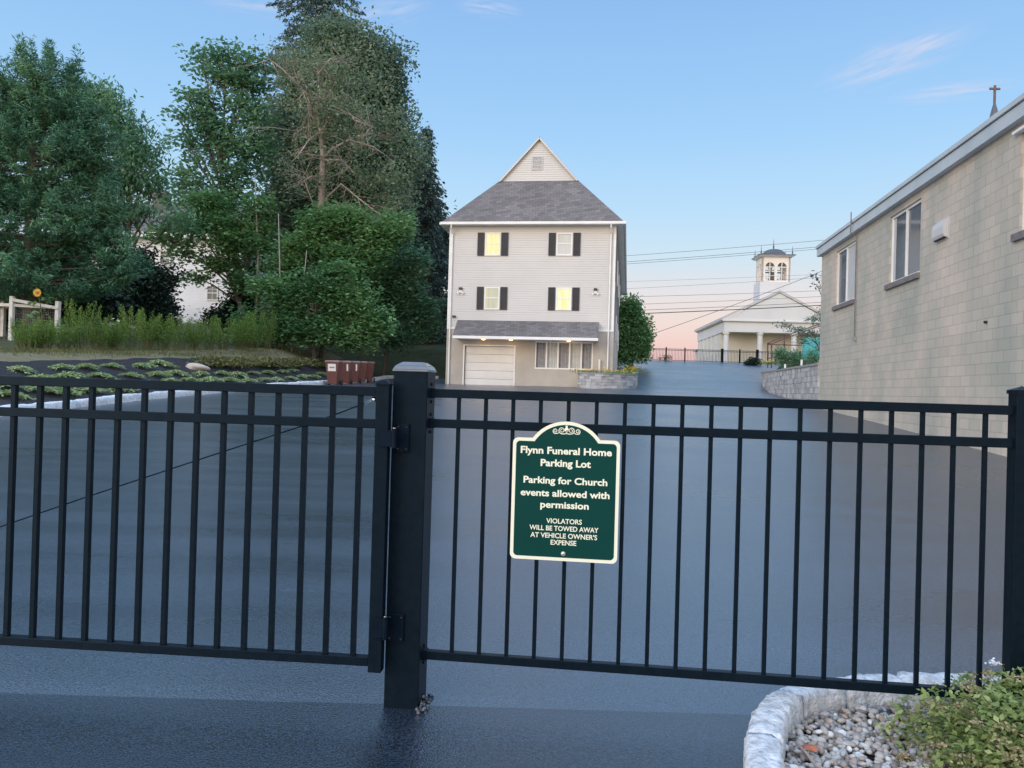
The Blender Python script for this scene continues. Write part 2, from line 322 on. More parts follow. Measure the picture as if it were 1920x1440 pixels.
M['spruce'] = leaf_mat('spruce_needles', (0.051, 0.099, 0.1), (0.1, 0.164, 0.151), (0.173, 0.246, 0.195), .15)
M['brownleaf'] = leaf_mat('browning_leaves', (.11, .19, .11), (.20, .27, .16), (.38, .36, .22), .35)
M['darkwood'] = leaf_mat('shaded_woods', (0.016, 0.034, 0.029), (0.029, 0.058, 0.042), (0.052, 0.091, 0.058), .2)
M['juniper'] = leaf_mat('juniper_sprays', (.26, .38, .15), (.46, .56, .26), (.68, .74, .42), .3, 1.5)
M['fern'] = leaf_mat('feathery_green', (.08, .19, .05), (.20, .34, .07), (.52, .58, .13), .45, .6)
M['olive'] = leaf_mat('olive_groundcover', (0.08, 0.096, 0.032), (0.16, 0.16, 0.056), (0.256, 0.24, 0.096), .3, 1)
M['spirea'] = leaf_mat('spirea_leaves', (.14, .22, .06), (.32, .39, .13), (.58, .58, .28), .35, 7)
M['bloom'] = leaf_mat('spent_flower_heads', (.26, .19, .10), (.42, .33, .17), (.55, .47, .26), .2, 8)
M['petal'] = leaf_mat('flower_petals', (.70, .28, .03), (.85, .50, .06), (.9, .7, .15), .3, 4)
M['whitepetal'] = mat('white_petal', (.75, .75, .78), None, 3, .6)
M['teal'] = mat('teal_canvas', (.03, .28, .30), (.10, .48, .50), 5, .6, stretch=(1, 1, 4))
M['green_sign'] = mat('sign_green', (.001, .042, .036), (.001, .048, .041), 6, .5, spec=.12)
M['cream'] = mat('sign_cream', (.80, .80, .62), (.84, .83, .67), 6, .4)
M['pebble'] = None
def pebble_mat():
    m, N, L, P = new_mat('river_pebbles'); g = N.new('ShaderNodeNewGeometry')
    r = ramp(N, [(0, rgb((.16,.14,.13))), (.25, rgb((.34,.29,.25))), (.45, rgb((.45,.42,.39))), (.6, rgb((.36,.26,.20))), (.75, rgb((.55,.51,.46))), (.9, rgb((.28,.29,.31))), (1, rgb((.74,.72,.68)))])
    L.new(g.outputs['Random Per Island'], r.inputs[0]); tc = N.new('ShaderNodeTexCoord')
    no = N.new('ShaderNodeTexNoise'); no.inputs['Scale'].default_value = 60; L.new(tc.outputs['Object'], no.inputs[0])
    mr = N.new('ShaderNodeMapRange'); mr.inputs['To Min'].default_value = .75; mr.inputs['To Max'].default_value = 1.25; L.new(no.outputs[0], mr.inputs['Value'])
    vm = N.new('ShaderNodeVectorMath'); vm.operation = 'SCALE'; L.new(r.outputs[0], vm.inputs[0]); L.new(mr.outputs[0], vm.inputs['Scale']); L.new(vm.outputs[0], P.inputs['Base Color']); P.inputs['Roughness'].default_value = .55
    return m
M['pebble'] = pebble_mat()

# ------------------------------------------------------------------ terrain
A = R(7.9)
U = Vector((math.cos(A), -math.sin(A), 0)); V = Vector((math.sin(A), math.cos(A), 0)); Z = Vector((0, 0, 1))
GRID = False
def lot(x, y):
    zr = ipl(y, [-30, 3, 13, 20, 30, 40, 46, 60, 72, 76, 90, 400], [0, 0, .42, .76, 1.18, 1.55, 2.25, 3.5, 4.42, 4.45, 3.0, 3.0])
    zl = ipl(y, [-30, 3, 13, 20, 30, 40, 46, 60, 72, 76, 90, 400], [0, 0, .42, .76, 1.18, 1.48, 1.85, 3.0, 4.2, 4.3, 3.0, 3.0])
    return lerp(zl, zr, sm((x+3)/6))
KY = [-30, 6, 10, 15.6, 20.8, 27, 33, 40, 44.6]
KX = [-9.6, -9.9, -10, -9.8, -9.5, -8.95, -8.2, -7.5, -7.05]
def kerbx(y): return ipl(y, KY, KX)
RY = [-30, 24.5, 25.3, 44, 76, 400]        # right border of the asphalt
def wallx(y): return 6.58+y*math.tan(A)
def rightx(y):
    if y < 25.3: return wallx(y)
    if y < 44: return lerp(wallx(25.3), 14.3, (y-25.3)/(44-25.3))
    return ipl(y, [44, 76], [14.3, 27.0])
def bank_d(x, y):
    if x > -3.8: return -1
    d1 = kerbx(min(y, 44.6))-x; d2 = y-45.5
    return max(d1, d2) if (d1 > 0 or d2 > 0) else -1
def rise(d, y=40):
    return ipl(y, [10, 25, 30, 38], [.9, 1.12, 1.25, 1.6])*sm(d/5.0)+.05*max(0, d-5) if d > 0 else 0
def g(x, y):
    z = lot(x, y)
    d = bank_d(x, y)
    if d > 0: z += rise(min(d, 34), y)
    if y > 25.3 and x > rightx(y): 
        t = ipl(y, [25.3, 44, 60, 76], [2.35, 2.65, 3.9, 4.5]); z = max(z, lerp(z, t, sm((x-rightx(y)-.15)/.25))) if not GRID or x > rightx(y)+1.02 else z
    return z
def hit(px, py, y0=6):
    d = ray(px, py); y = y0
    while y < 120:
        p = Vector((0, 0, EYE))+d*(y/d.y)
        if p.z < g(p.x, p.y): return p
        y += .05
    return at(px, py, 40)

def sheet(name, xs, ys, fz, m, kind='structure'):
    v = []; f = []
    for j, y in enumerate(ys):
        for x in (xs(y) if callable(xs) else xs): v.append((x, y+(.018*math.sin(x*2.1)+.010*math.sin(x*7.7)+.006*math.sin(x*19) if name == 'parking_lot' and j == 0 else 0), fz(x, y)-(.006 if name == 'parking_lot' and j == 0 else 0)))
    n = len(xs(ys[0]) if callable(xs) else xs)
    for j in range(len(ys)-1):
        for i in range(n-1): a = j*n+i; f.append((a, a+1, a+n+1, a+n))
    o = link_mesh(name, v, f, m, smooth=True); o['kind'] = kind; return o
gx = sorted(set([-900, -500, -250, -120, -80]+[i*1.0 for i in range(-60, 41)]+[45, 50, 60, 80, 120, 250, 500, 900]))
gy = [-60, -30, -15, -8]+[i*1.0 for i in range(-4, 96)]+[100, 110, 130, 170, 250, 500, 1000, 1900]
def gz(x, y):
    z = g(x, y)
    if kerbx(y)-.1 < x < rightx(y)+.6 and y < 77 and bank_d(x, y) <= 0: z -= .12
    return z-.03
GRID = True
sheet('ground', gx, gy, gz, M['grass'])
GRID = False
def lot_xs(y):
    a = kerbx(y)+.02 if y < 45.5 else -3.6; b = rightx(y)+(.02 if y < 25.3 else 0)
    return [lerp(a, b, i/40) for i in range(41)]
SEAM = 3.10
sheet('parking_lot', lot_xs, [SEAM]+[3.5+i*.5 for i in range(0, 84)]+[45.5], lambda x, y: lot(x, y)+.004, M['asphalt'])
sheet('driveway', lot_xs, [45.505]+[46+i*.5 for i in range(0, 61)], lambda x, y: lot(x, y)+.004, M['asphalt'])
sheet('road_apron', [-14+i*.5 for i in range(0, 61)], [-30, -10, -2, 0, 1, 2, 2.6, SEAM+.08], lambda x, y: lot(x, y), M['asphalt_old'])
def bed_xs(y):
    a = kerbx(y)-.28
    return [lerp(a, a-ipl(y, [10, 20, 27, 34, 45], [3.4, 3.5, 3.5, 3.0, 2.6]), i/12) for i in range(13)]
sheet('mulch_bed', bed_xs, [8+i*.5 for i in range(0, 76)], lambda x, y: g(x, y)+.012+.02*math.sin(x*7.3+y*5.1)*math.sin(y*9.7), M['mulch'])
sheet('dry_lawn', lambda y: [lerp(bed_xs(y)[-1]+.05, bed_xs(y)[-1]-1.6, i/8) for i in range(9)], [8+i*.5 for i in range(0, 76)], lambda x, y: g(x, y)+.008, M['dry'])

# kerb stones along the lot
def rough_strip(name, path, wdt, z0f, h, m, seed=1, step=.05, jit=.012, stone=.9, gap=.012, side=1):
    rr = np.random.default_rng(seed); pts = [Vector((p[0], p[1], 0)) for p in path]
    seg = [0]
    for a, b in zip(pts, pts[1:]): seg.append(seg[-1]+(b-a).length)
    tot = seg[-1]; n = int(tot/step); v = []; f = []
    sx = [p.x for p in pts]; sy = [p.y for p in pts]
    rings = []; s = 0; nxt = stone*rr.uniform(.8, 1.2); off = rr.uniform(-jit, jit, 3)
    while s < tot:
        rings.append((s, 0, off.copy())); s += step
        if s > nxt:
            rings.append((nxt-gap, 1, off.copy())); off = rr.uniform(-jit, jit, 3); rings.append((nxt+gap, 1, off.copy())); nxt += stone*rr.uniform(.75, 1.25); s = max(s, rings[-1][0]+step*.5)
    prof = [(0, -.12), (0, .35), (.0, .8), (.1, .96), (.3, 1), (.7, 1), (.9, .96), (1, .8), (1, .35), (1, -.12)]
    for (s, e, of) in rings:
        x = np.interp(s, seg, sx); y = np.interp(s, seg, sy)
        x2 = np.interp(min(s+.1, tot), seg, sx); y2 = np.interp(min(s+.1, tot), seg, sy); x1 = np.interp(max(s-.1, 0), seg, sx); y1 = np.interp(max(s-.1, 0), seg, sy)
        t = Vector((x2-x1, y2-y1, 0)).normalized(); nn = Vector((-t.y, t.x, 0))*side
        for (a, b) in prof:
            sh = .12 if e else 0
            aa = .5+(a-.5)*(1-sh); bb = b*(1-sh*.8) if b > 0 else b
            p = Vector((x, y, z0f(x, y)))+nn*(aa*wdt+of[0]*.6)+Z*(bb*h+of[1])+Vector(rr.normal(0, jit*.45, 3))
            v.append(tuple(p))
    k = len(prof)
    for i in range(len(rings)-1):
        for q in range(k-1): a = i*k+q; f.append((a, a+1, a+k+1, a+k) if side < 0 else (a, a+k, a+k+1, a+1))
    o = link_mesh(name, v, f, m, smooth=True); o['kind'] = 'structure'; return o
kp = [(kerbx(y)+.02, y) for y in [7+i for i in range(0, 38)]]+[(-6.6, 45.0), (-5.6, 45.4), (-4.2, 45.5)]
rough_strip('kerb', kp, .28, lambda x, y: lot(x, y), .17, M['granite'], 3, .22, .02, 1.5, .02, 1)

# ------------------------------------------------------------------ fence, gate and post
AF = R(7.0)
UF = Vector((math.cos(AF), -math.sin(AF), 0)); VF = Vector((math.sin(AF), math.cos(AF), 0))
FP = Vector((-.309, 3.185, 0))
def basis(o, u, v): 
    m = Matrix.Identity(4); m.col[0][:3] = u; m.col[1][:3] = v; m.col[2][:3] = (0, 0, 1); m.col[3][:3] = o; return m
FM = basis(FP, UF, VF)            # local: x along fence, y behind its front face
def u_of(px, py, P, u, v):
    p = onplane(px, py, P, v); return (p-P).dot(u), p.z
u_first = u_of(856.5, 850, FP, UF, VF)[0]; u_last = u_of(1846.5, 1000, FP, UF, VF)[0]
u_post = u_of(1901, 800, FP, UF, VF)[0]
fence = thing('metal_fence', 'black aluminium picket fence panel right of the big square post, carrying the green sign', 'fence', tuple(FP+UF*1.0))
NB = 19
def rail(z0, z1, u0, u1, dep, FM, par, name='rail'):
    MB().box((u0, 0, z0), (u1, dep, z1), FM).build(name, M['black'], par, bevel=.0025)
for z0, z1 in ((1.277, 1.313), (1.152, 1.188), (.193, .228)):
    rail(z0, z1, -.052, u_post+.005, .034, FM, fence)
for k in range(NB):
    u = lerp(u_first, u_last, k/(NB-1))
    MB().box((u-.008, .009, .2), (u+.008, .025, 1.30), FM).build('picket', M['black'], fence, bevel=.0015)
# end post of the panel
ep = thing('fence_post', 'slim black fence post with bright flat cap at the right end of the picket panel', 'fence post', tuple(FP+UF*(u_post+.03)+VF*.017))
MB().box((u_post, -.016, 0), (u_post+.064, .048, 1.362), FM).build('post_shaft', M['black'], ep, bevel=.003)
mb = MB(); a, b, c, d = u_post-.004, u_post+.068, -.020, .052
mb.box((a, c, 1.358), (b, d, 1.372), FM); cx, cy = (a+b)/2, (c+d)/2
top = [FM @ Vector(p) for p in ((a,c,1.3725),(b,c,1.3725),(b,d,1.3725),(a,d,1.3725))]; ap = FM @ Vector((cx, cy, 1.388))
for i in range(4): mb.poly([top[i], top[(i+1) % 4], ap])
mb.build('post_cap', M['black'], ep)
# the next panel, running on to the right beyond the frame
nf = thing('metal_fence', 'black picket fence panel beyond the slim end post at the right edge', 'fence', tuple(FP+UF*(u_post+1.0)))
for z0, z1 in ((1.277, 1.313), (1.152, 1.188), (.193, .228)): rail(z0, z1, u_post+.064, u_post+1.6, .034, FM, nf)
for k in range(13):
    u = u_post+.12+k*.114; MB().box((u-.008, .009, .2), (u+.008, .025, 1.30), FM).build('picket', M['black'], nf)
# big post
W_ = .144
PO = Vector((-.487, 3.15, 0)); PMx = basis(PO, UF, VF)
post = thing('gate_post', 'thick square black post with pale capped top between gate and fence panel', 'gate post', tuple(PO+UF*W_/2+VF*W_/2))
MB().box((0, 0, -.1), (W_, W_, 1.386), PMx).build('post_shaft', M['black'], post, bevel=.004)
def frustum(mb, a, z0, b, z1, Mx):
    p = [(a,a,z0),(W_-a,a,z0),(W_-a,W_-a,z0),(a,W_-a,z0),(b,b,z1),(W_-b,b,z1),(W_-b,W_-b,z1),(b,W_-b,z1)]
    mb.hexa([Mx @ Vector(q) for q in p])
mb = MB(); frustum(mb, -.004, 1.381, -.003, 1.389, PMx); frustum(mb, -.003, 1.3892, .006, 1.405, PMx); frustum(mb, .006, 1.4052, .030, 1.421, PMx)
capm = mat('cap_painted_sheen', (.10, .115, .13), (.13, .14, .16), 30, .38, .05, 200, metal=.0, coat=.6)  # paler base colour paints in the sky reflected on the black cap
mb.build('post_cap', capm, post, bevel=.002)
# rail brackets on the post side
for z0, z1, t in ((1.277, 1.313, 1), (1.152, 1.188, 1), (.193, .228, 1)):
    mb = MB().box((-.034, -.004, z0-.003), (-.012, .038, z1+.003), FM)
    mb.box((-.0375, .006, z0-.026), (-.031, .028, z1+.026), FM)
    br = mb.build('rail_bracket', M['black2'], post, bevel=.001)
    for zz in (z0-.018, z1+.018):
        MB().lathe(FM @ Vector((-.031, .017, zz)), [(0, 0), (.007, 0), (.007, .006), (.003, .008)], 8, (Matrix.Rotation(-AF, 3, 'Z') @ Matrix.Rotation(R(90), 3, 'Y'))).build('bracket_screw', M['black2'], br)
# soil/asphalt crumbs round the foot
mb = MB()
for k in range(160):
    a = rnd.uniform(-.5, 2.2); r = abs(rnd.gauss(0, .07))+.003
    c = PMx @ Vector((W_+.004+r*math.cos(a), -.01+rnd.uniform(-.02, .14)+r*.6*math.sin(a), .0))
    s = rnd.uniform(.003, .010)*(1.2 if r < .04 else .6)
    c.z = max(0, .03-r*.5)*rnd.random()
    mb.lathe(c, [(s*.5, -s*.5), (s, s*.1), (s*.6, s*.7)], 5, Matrix.Rotation(rnd.uniform(0, 3), 3, 'X'))
o = mb.build('asphalt_crumbs', M['asphalt_old'], None); tag(o, 'black asphalt crumbs heaped at the foot of the thick square post', 'asphalt crumbs', kind='stuff')
# gate
GP0 = Vector((-.689, 3.098, 0)); AG = R(4.5)
UG = Vector((math.cos(AG), -math.sin(AG), 0)); VG = Vector((math.sin(AG), math.cos(AG), 0)); GM = basis(GP0, UG, VG)
gate = thing('swing_gate', 'black aluminium picket swing gate hung left of the big square post', 'gate', tuple(GP0))
ug_st0 = u_of(704, 780, GP0, UG, VG)[0]; ug_st1 = u_of(729, 780, GP0, UG, VG)[0]
GL = -2.75
for z0, z1 in ((1.277, 1.3145), (1.147, 1.184), (.194, .230)): rail(z0, z1, GL, ug_st0, .038, GM, gate)
ub = u_of(671, 850, GP0, UG, VG)[0]
k = 0
while ub-k*.1137 > GL+.03:
    u = ub-k*.1137; MB().box((u-.0105, .008, .2), (u+.0105, .029, 1.30), GM).build('picket', M['black'], gate, bevel=.0015); k += 1
for (a, b) in ((ug_st0, ug_st1), (GL-.05, GL)):
    st = MB().box((a, -.006, .172), (b, .046, 1.322), GM).build('gate_stile', M['black'], gate, bevel=.003)
    mb = MB(); mb.box((a-.002, -.008, 1.3215), (b+.002, .048, 1.328), GM)
    tp = [GM @ Vector(p) for p in ((a-.002,-.008,1.3283),(b+.002,-.008,1.3283),(b+.002,.048,1.3283),(a-.002,.048,1.3283))]; ap = [GM @ Vector(p) for p in ((lerp(a,b,.3),.006,1.342),(lerp(a,b,.7),.006,1.342),(lerp(a,b,.7),.034,1.342),(lerp(a,b,.3),.034,1.342))]
    for i in range(4): mb.quad(tp[i], tp[(i+1) % 4], ap[(i+1) % 4], ap[i])
    mb.poly(ap); mb.build('stile_cap', M['black'], st)
def gp(px, py, off=.045):
    p = onplane(px, py, GP0+VG*off, VG); return p
cab = MB().tube([gp(697, 751), gp(640, 773), gp(560, 801), gp(430, 843), gp(300, 886), gp(150, 936), gp(0, 988), gp(-300, 1093), gp(-560, 1180)], .0028, 6).build('brace_cable', M['black2'], gate, smooth=True)
MB().tube([gp(700, 749), gp(682, 758)], [.005, .004], 8).build('cable_fitting', M['chrome'], cab)
prof = [(.0125*math.sin(t*math.pi/10)+.0001, -.0125*math.cos(t*math.pi/10)) for t in range(11)]
MB().lathe(gp(702, 749, .03), prof, 14).build('cable_ball', M['chrome'], cab, smooth=True)
for (ax, ay, bx, by, cx0, cy0, cx1, cy1) in ((743, 794, 767, 848, 712, 806, 741, 838), (727, 1149, 757, 1203, 703, 1158, 724, 1196)):
    q0 = onplane(ax, ay, PO-VF*.001, VF); q1 = onplane(bx, by, PO-VF*.001, VF)
    ua, ubb = (q0-PO).dot(UF), (q1-PO).dot(UF)
    hg = MB().box((ua, -.012, q1.z), (ubb, -.001, q0.z), PMx).build('hinge', M['black2'], gate, bevel=.002)
    for uu in (ua+.012, ubb-.010):
        for zz in (q1.z+.013, q0.z-.013):
            MB().lathe(PMx @ Vector((uu, -.012, zz)), [(.0045, 0), (.0045, .003), (.002, .005)], 8, Matrix.Rotation(-AF, 3, 'Z') @ Matrix.Rotation(R(90), 3, 'X')).build('hinge_bolt', M['rubber'], hg)
    r0 = onplane(cx0, cy0, GP0-VG*.008, VG); r1 = onplane(cx1, cy1, GP0-VG*.008, VG)
    va, vb = (r0-GP0).dot(UG), (r1-GP0).dot(UG)
    MB().box((va, -.016, r1.z), (vb, -.007, r0.z), GM).build('hinge_leaf', M['black2'], hg, bevel=.001)
    pc = GM @ Vector((vb-.004, -.016, 0)); 
    MB().lathe((pc.x, pc.y, r1.z-.004), [(.0001, 0), (.011, 0), (.011, r0.z-r1.z+.012), (.0001, r0.z-r1.z+.012)], 14).build('hinge_barrel', M['black2'], hg, smooth=False)
    MB().lathe((pc.x, pc.y, r0.z+.0085), [(.0001, 0), (.0085, 0), (.0085, .0025), (.0001, .003)], 12).build('hinge_pin', M['chrome'], hg)

# ------------------------------------------------------------------ sign on the fence
SP = FP-VF*.012
sA = onplane(1062, 823, SP, VF)     # centre of the shoulder line
SC = (sA-SP).dot(UF); SZ = sA.z
SW = .432; SH = .492; AH = .070; AR = .272
sign = thing('parking_sign', 'green and cream arched parking notice fixed to the picket fence', 'sign', tuple(SP+UF*SC+Z*(SZ-SH)))
def sign_outline(ins, rc):
    w, h = SW/2-ins, SH-ins
    pts = []
    def arc(cx, cy, r, a0, a1, n=8):
        for i in range(n+1): t = R(lerp(a0, a1, i/n)); pts.append((cx+r*math.cos(t), cy+r*math.sin(t)))
    arc(-w+rc, -h+rc, rc, 180, 270); arc(w-rc, -h+rc, rc, 270, 360); arc(w-rc, -ins-rc, rc, 0, 90)
    hw = AR/2-ins*.6; ah = AH-ins+ins; top = AH-ins; base = -ins
    s = top-base; Rr = (hw*hw+s*s)/(2*s); cy = top-Rr; a = math.degrees(math.asin(min(1, hw/Rr)))
    pts.append((hw+.006, -ins)); arc(0, cy, Rr, 90-a, 90+a, 26); pts.append((-hw-.006, -ins))
    arc(-w+rc, -ins-rc, rc, 90, 180)
    return pts
SM_ = basis(SP+UF*SC+Z*SZ, UF, VF)
def splate(pts, y0, y1): 
    mb = MB(); mb.prism([SM_ @ Vector((x, y1, z)) for x, z in pts], SM_.to_3x3() @ Vector((0, y0-y1, 0))); return mb
splate(sign_outline(0, .022), -.0025, .0).build('sign_plate', M['cream'], sign)
splate(sign_outline(.0135, .016), -.0032, -.0027).build('green_field', M['green_sign'], sign)
def text(body, width, cap, base, x=0, weight=.02, name='lettering'):
    cu = bpy.data.curves.new(name, 'FONT'); cu.body = body; cu.align_x = 'CENTER'; cu.offset = weight; cu.extrude = .0; cu.resolution_u = 3
    o = bpy.data.objects.new('tmp_text', cu); col.objects.link(o); bpy.context.view_layer.update()
    dg = bpy.context.evaluated_depsgraph_get(); me = bpy.data.meshes.new_from_object(o.evaluated_get(dg))
    co = np.array([v.co[:] for v in me.vertices]); bpy.data.objects.remove(o)
    xs0, xs1 = co[:, 0].min(), co[:, 0].max()
    sx = width/(xs1-xs0); sz = cap/.729
    v = [SM_ @ Vector((x+(c[0]-(xs0+xs1)/2)*sx, -.0036, base+c[1]*sz)) for c in co]
    f = [tuple(p.vertices) for p in me.polygons]
    ob = link_mesh(name, [tuple(q) for q in v], f, M['cream'], sign); return ob
k_ = SW/940
for body, wd, cap, bl, wt in (("Flynn Funeral Home", 800, 62, 137, .030), ("Parking Lot", 440, 62, 247, .030), ("Parking for Church", 735, 60, 402, .028), ("events allowed with", 780, 60, 516, .028),
                          ("permission", 425, 60, 618, .028), ("VIOLATORS", 312, 44, 755, .018), ("WILL BE TOWED AWAY", 605, 44, 820, .018), ("AT VEHICLE OWNER'S", 585, 44, 885, .018), ("EXPENSE", 225, 44, 945, .018)):
    text(body, wd*k_, cap*k_, -bl*k_*.985, 0, wt)
mb = MB()
def flat_stroke(mb, pts, w0, w1):
    n = len(pts)
    for i in range(n-1):
        a = Vector((pts[i][0], 0, pts[i][1])); b = Vector((pts[i+1][0], 0, pts[i+1][1])); d = (b-a); 
        if d.length < 1e-6: continue
        nn = Vector((-d.z, 0, d.x)).normalized(); wa = lerp(w0, w1, i/n)/2; wb = lerp(w0, w1, (i+1)/n)/2
        q = [a+nn*wa, b+nn*wb, b-nn*wb, a-nn*wa]
        mb.quad(*[SM_ @ Vector((p.x, -.0036-.00002*(i % 2), p.z)) for p in q])
for sgn in (-1, 1):
    for (cx, cz, r, turns, a0, dirn) in ((.019, .034, .0135, 1.6, -90, 1), (.045, .031, .0105, 1.4, -80, 1)):
        pts = []
        for i in range(36):
            t = i/35; a = R(a0)+dirn*turns*2*math.pi*t; rr_ = r*(1-.78*t); pts.append((sgn*(cx+rr_*math.cos(a)), cz+rr_*math.sin(a)))
        flat_stroke(mb, pts, .0036, .0022)
    flat_stroke(mb, [(sgn*.001, .022), (sgn*.010, .020), (sgn*.019, .0205)], .0035, .0035); flat_stroke(mb, [(sgn*.031, .024), (sgn*.038, .021), (sgn*.047, .0206)], .003, .003)
flat_stroke(mb, [(0, .020), (0, .054)], .004, .014)
mb.build('scroll_ornament', M['cream'], sign)
for z in (.036, -(1250-245)*k_):
    MB().lathe(SM_ @ Vector((0, -.0036, z)), [(.0095, 0), (.0095, .0015), (.0055, .0017), (.0055, .005), (.003, .006)], 14, Matrix.Rotation(-AF, 3, 'Z') @ Matrix.Rotation(R(90), 3, 'X')).build('mounting_bolt', M['chrome'], sign)

# ------------------------------------------------------------------ pebble island, lower right
ipath = [(.69, 1.6), (.735, 2.1), (.79, 2.45), (.87, 2.75), (1.0, 3.02), (1.18, 3.22), (1.42, 3.34), (1.70, 3.40), (2.1, 3.41), (2.6, 3.36), (3.2, 3.28)]
def smooth_path(p, n=60):
    p = [Vector((a, b, 0)) for a, b in p]; o = []
    for i in range(len(p)-1):
        p0 = p[max(i-1, 0)]; p1 = p[i]; p2 = p[i+1]; p3 = p[min(i+2, len(p)-1)]
        for k in range(8):
            t = k/8; o.append(.5*((2*p1)+(p2-p0)*t+(2*p0-5*p1+4*p2-p3)*t*t+(3*p1-p0-3*p2+p3)*t**3))
    o.append(p[-1]); return [(q.x, q.y) for q in o]
ip = smooth_path(ipath)
rough_strip('island_kerb', ip, .125, lambda x, y: 0, .125, M['granite_big'], 5, .02, .007, .42, .010, -1)
def inside_island(x, y, m=0):
    # to the right of / below the path
    for (a, b), (c, d) in zip(ip, ip[1:]):
        if b <= y < d and y < 3.2:
            t = (y-b)/(d-b); return x > lerp(a, c, t)+.11+m
    return False
def imaxy(x): return ipl(x, [.98, 1.18, 1.42, 1.7, 2.1, 2.6, 3.2], [3.02-.14, 3.22-.14, 3.34-.135, 3.4-.13, 3.41-.13, 3.36-.13, 3.28-.13])
def isl0(y): return ipl(y, [p[1] for p in ip if p[0] < 1.45], [p[0] for p in ip if p[0] < 1.45])+.07
def isl(x, y): return ipl(y, [ip[0][1]]+[p[1] for p in ip if p[1] > 1.6 and p[0] < 1.5], [ip[0][0]]+[p[0] for p in ip if p[1] > 1.6 and p[0] < 1.5])+.10 < x and y < imaxy(max(x, .98))
o = sheet('pebble_bed', lambda y: [lerp(isl0(y), 3.1, i/12) for i in range(13)], [1.6, 2.0, 2.4, 2.7, 2.9, 3.05, 3.15, 3.22], lambda x, y: .008, M['mulch'])
ico_v = []; 
import bmesh
bm = bmesh.new(); bmesh.ops.create_icosphere(bm, subdivisions=2, radius=1); iv = np.array([v.co[:] for v in bm.verts]); ifc = np.array([[v.index for v in f.verts] for f in bm.faces]); bm.free()
vs = []; fs = []; nn_ = 0; cnt = 0
while cnt < 4300:
    x = rng.uniform(.8, 2.2); y = rng.uniform(1.75, 3.3)
    if not isl(x, y): continue
    if x > 1.55 and rng.random() < .5: continue
    s = rng.uniform(.009, .0175)*np.array([rng.uniform(.9, 1.5), rng.uniform(.7, 1.05), rng.uniform(.5, .85)])
    q = Matrix.Rotation(rng.uniform(0, 6.28), 3, 'Z') @ Matrix.Rotation(rng.normal(0, .4), 3, 'X') @ Matrix.Rotation(rng.normal(0, .3), 3, 'Y')
    bumps = 1+.10*np.sin(iv @ rng.normal(0, 1.6, 3)+rng.uniform(0, 6))[:, None]
    P = (iv*bumps*s) @ np.array(q).T+np.array([x, y, rng.uniform(.014, .045)])
    vs.append(P); fs.append(ifc+nn_); nn_ += len(iv); cnt += 1
o = link_mesh('pebbles', np.concatenate(vs), np.concatenate(fs), M['pebble'], None, smooth=True, loops4=True)
tag(o, 'rounded grey and tan river pebbles filling the kerbed island corner', 'pebbles', kind='stuff')

# ------------------------------------------------------------------ foliage tools
def rand_dirs(n):
    d = rng.normal(size=(n, 3)); return d/np.linalg.norm(d, axis=1)[:, None]
def leaf_quads(P, size, asp=.55, up=.5, dirs=None, szvar=.35):
    n = len(P); nr = rand_dirs(n); nr[:, 2] = np.abs(nr[:, 2])+up; nr /= np.linalg.norm(nr, axis=1)[:, None]
    if dirs is None: dirs = rand_dirs(n)
    t = dirs-nr*np.sum(dirs*nr, axis=1)[:, None]; t /= np.linalg.norm(t, axis=1)[:, None]+1e-9
    b = np.cross(nr, t); s = size*(1+rng.uniform(-szvar, szvar, n))[:, None]
    v = np.empty((n, 4, 3)); v[:, 0] = P-t*s*.5; v[:, 1] = P+b*s*asp*.5+nr*s*.08; v[:, 2] = P+t*s*.5; v[:, 3] = P-b*s*asp*.5+nr*s*.08
    return v.reshape(-1, 3)
def quads_mesh(name, V4, m, parent=None):
    f = np.arange(len(V4), dtype=np.int32).reshape(-1, 4); return link_mesh(name, V4, f, m, parent, loops4=True)
def lobes_px(D, L, depth=.8, jit=0):
    o = []
    for l in L:
        px, py, rx, ry = l[:4]; dy = l[4] if len(l) > 4 else 0
        c = at(px, py, D+dy); s = (D+dy)/F*.93; o.append((np.array(c), np.array([rx*s, (rx*depth)*s, ry*s])))
    return o
def crown(lobes, ncl, per, csz, lsz, asp=.6, up=.5, shell=.45, flat=.6, aspect_dirs=None):
    wts = np.array([(r[0]*r[2]) for _, r in lobes]); wts = wts/wts.sum(); pts = []; cs = []
    for (c, r), w_ in zip(lobes, wts):
        r = np.maximum(.4*r, r-csz*np.array([.62, .62, .6*flat])); n = max(3, int(ncl*w_)); d = rand_dirs(n); rad = (shell+(1-shell)*rng.random(n)**.45)[:, None]
        cc = c+d*rad*r; cs.append(cc)
    cs = np.concatenate(cs)
    k = len(cs); sz = rng.uniform(.55, 1.25, k)
    pn = np.maximum(3, (per*sz**2).astype(int))
    idx = np.repeat(np.arange(k), pn)
    off = np.clip(rng.normal(size=(len(idx), 3)), -1.5, 1.5)*np.array([1, 1, flat])*csz*sz[idx][:, None]*.46
    P = cs[idx]+off
    dirs = None
    if aspect_dirs == 'out': dirs = off+rand_dirs(len(idx))*csz*.15+np.array([0, 0, csz*.25])
    if aspect_dirs == 'hang': dirs = rand_dirs(len(idx))*.5+np.array([0, 0, -1.0])
    return leaf_quads(P, lsz, asp, up, dirs), cs
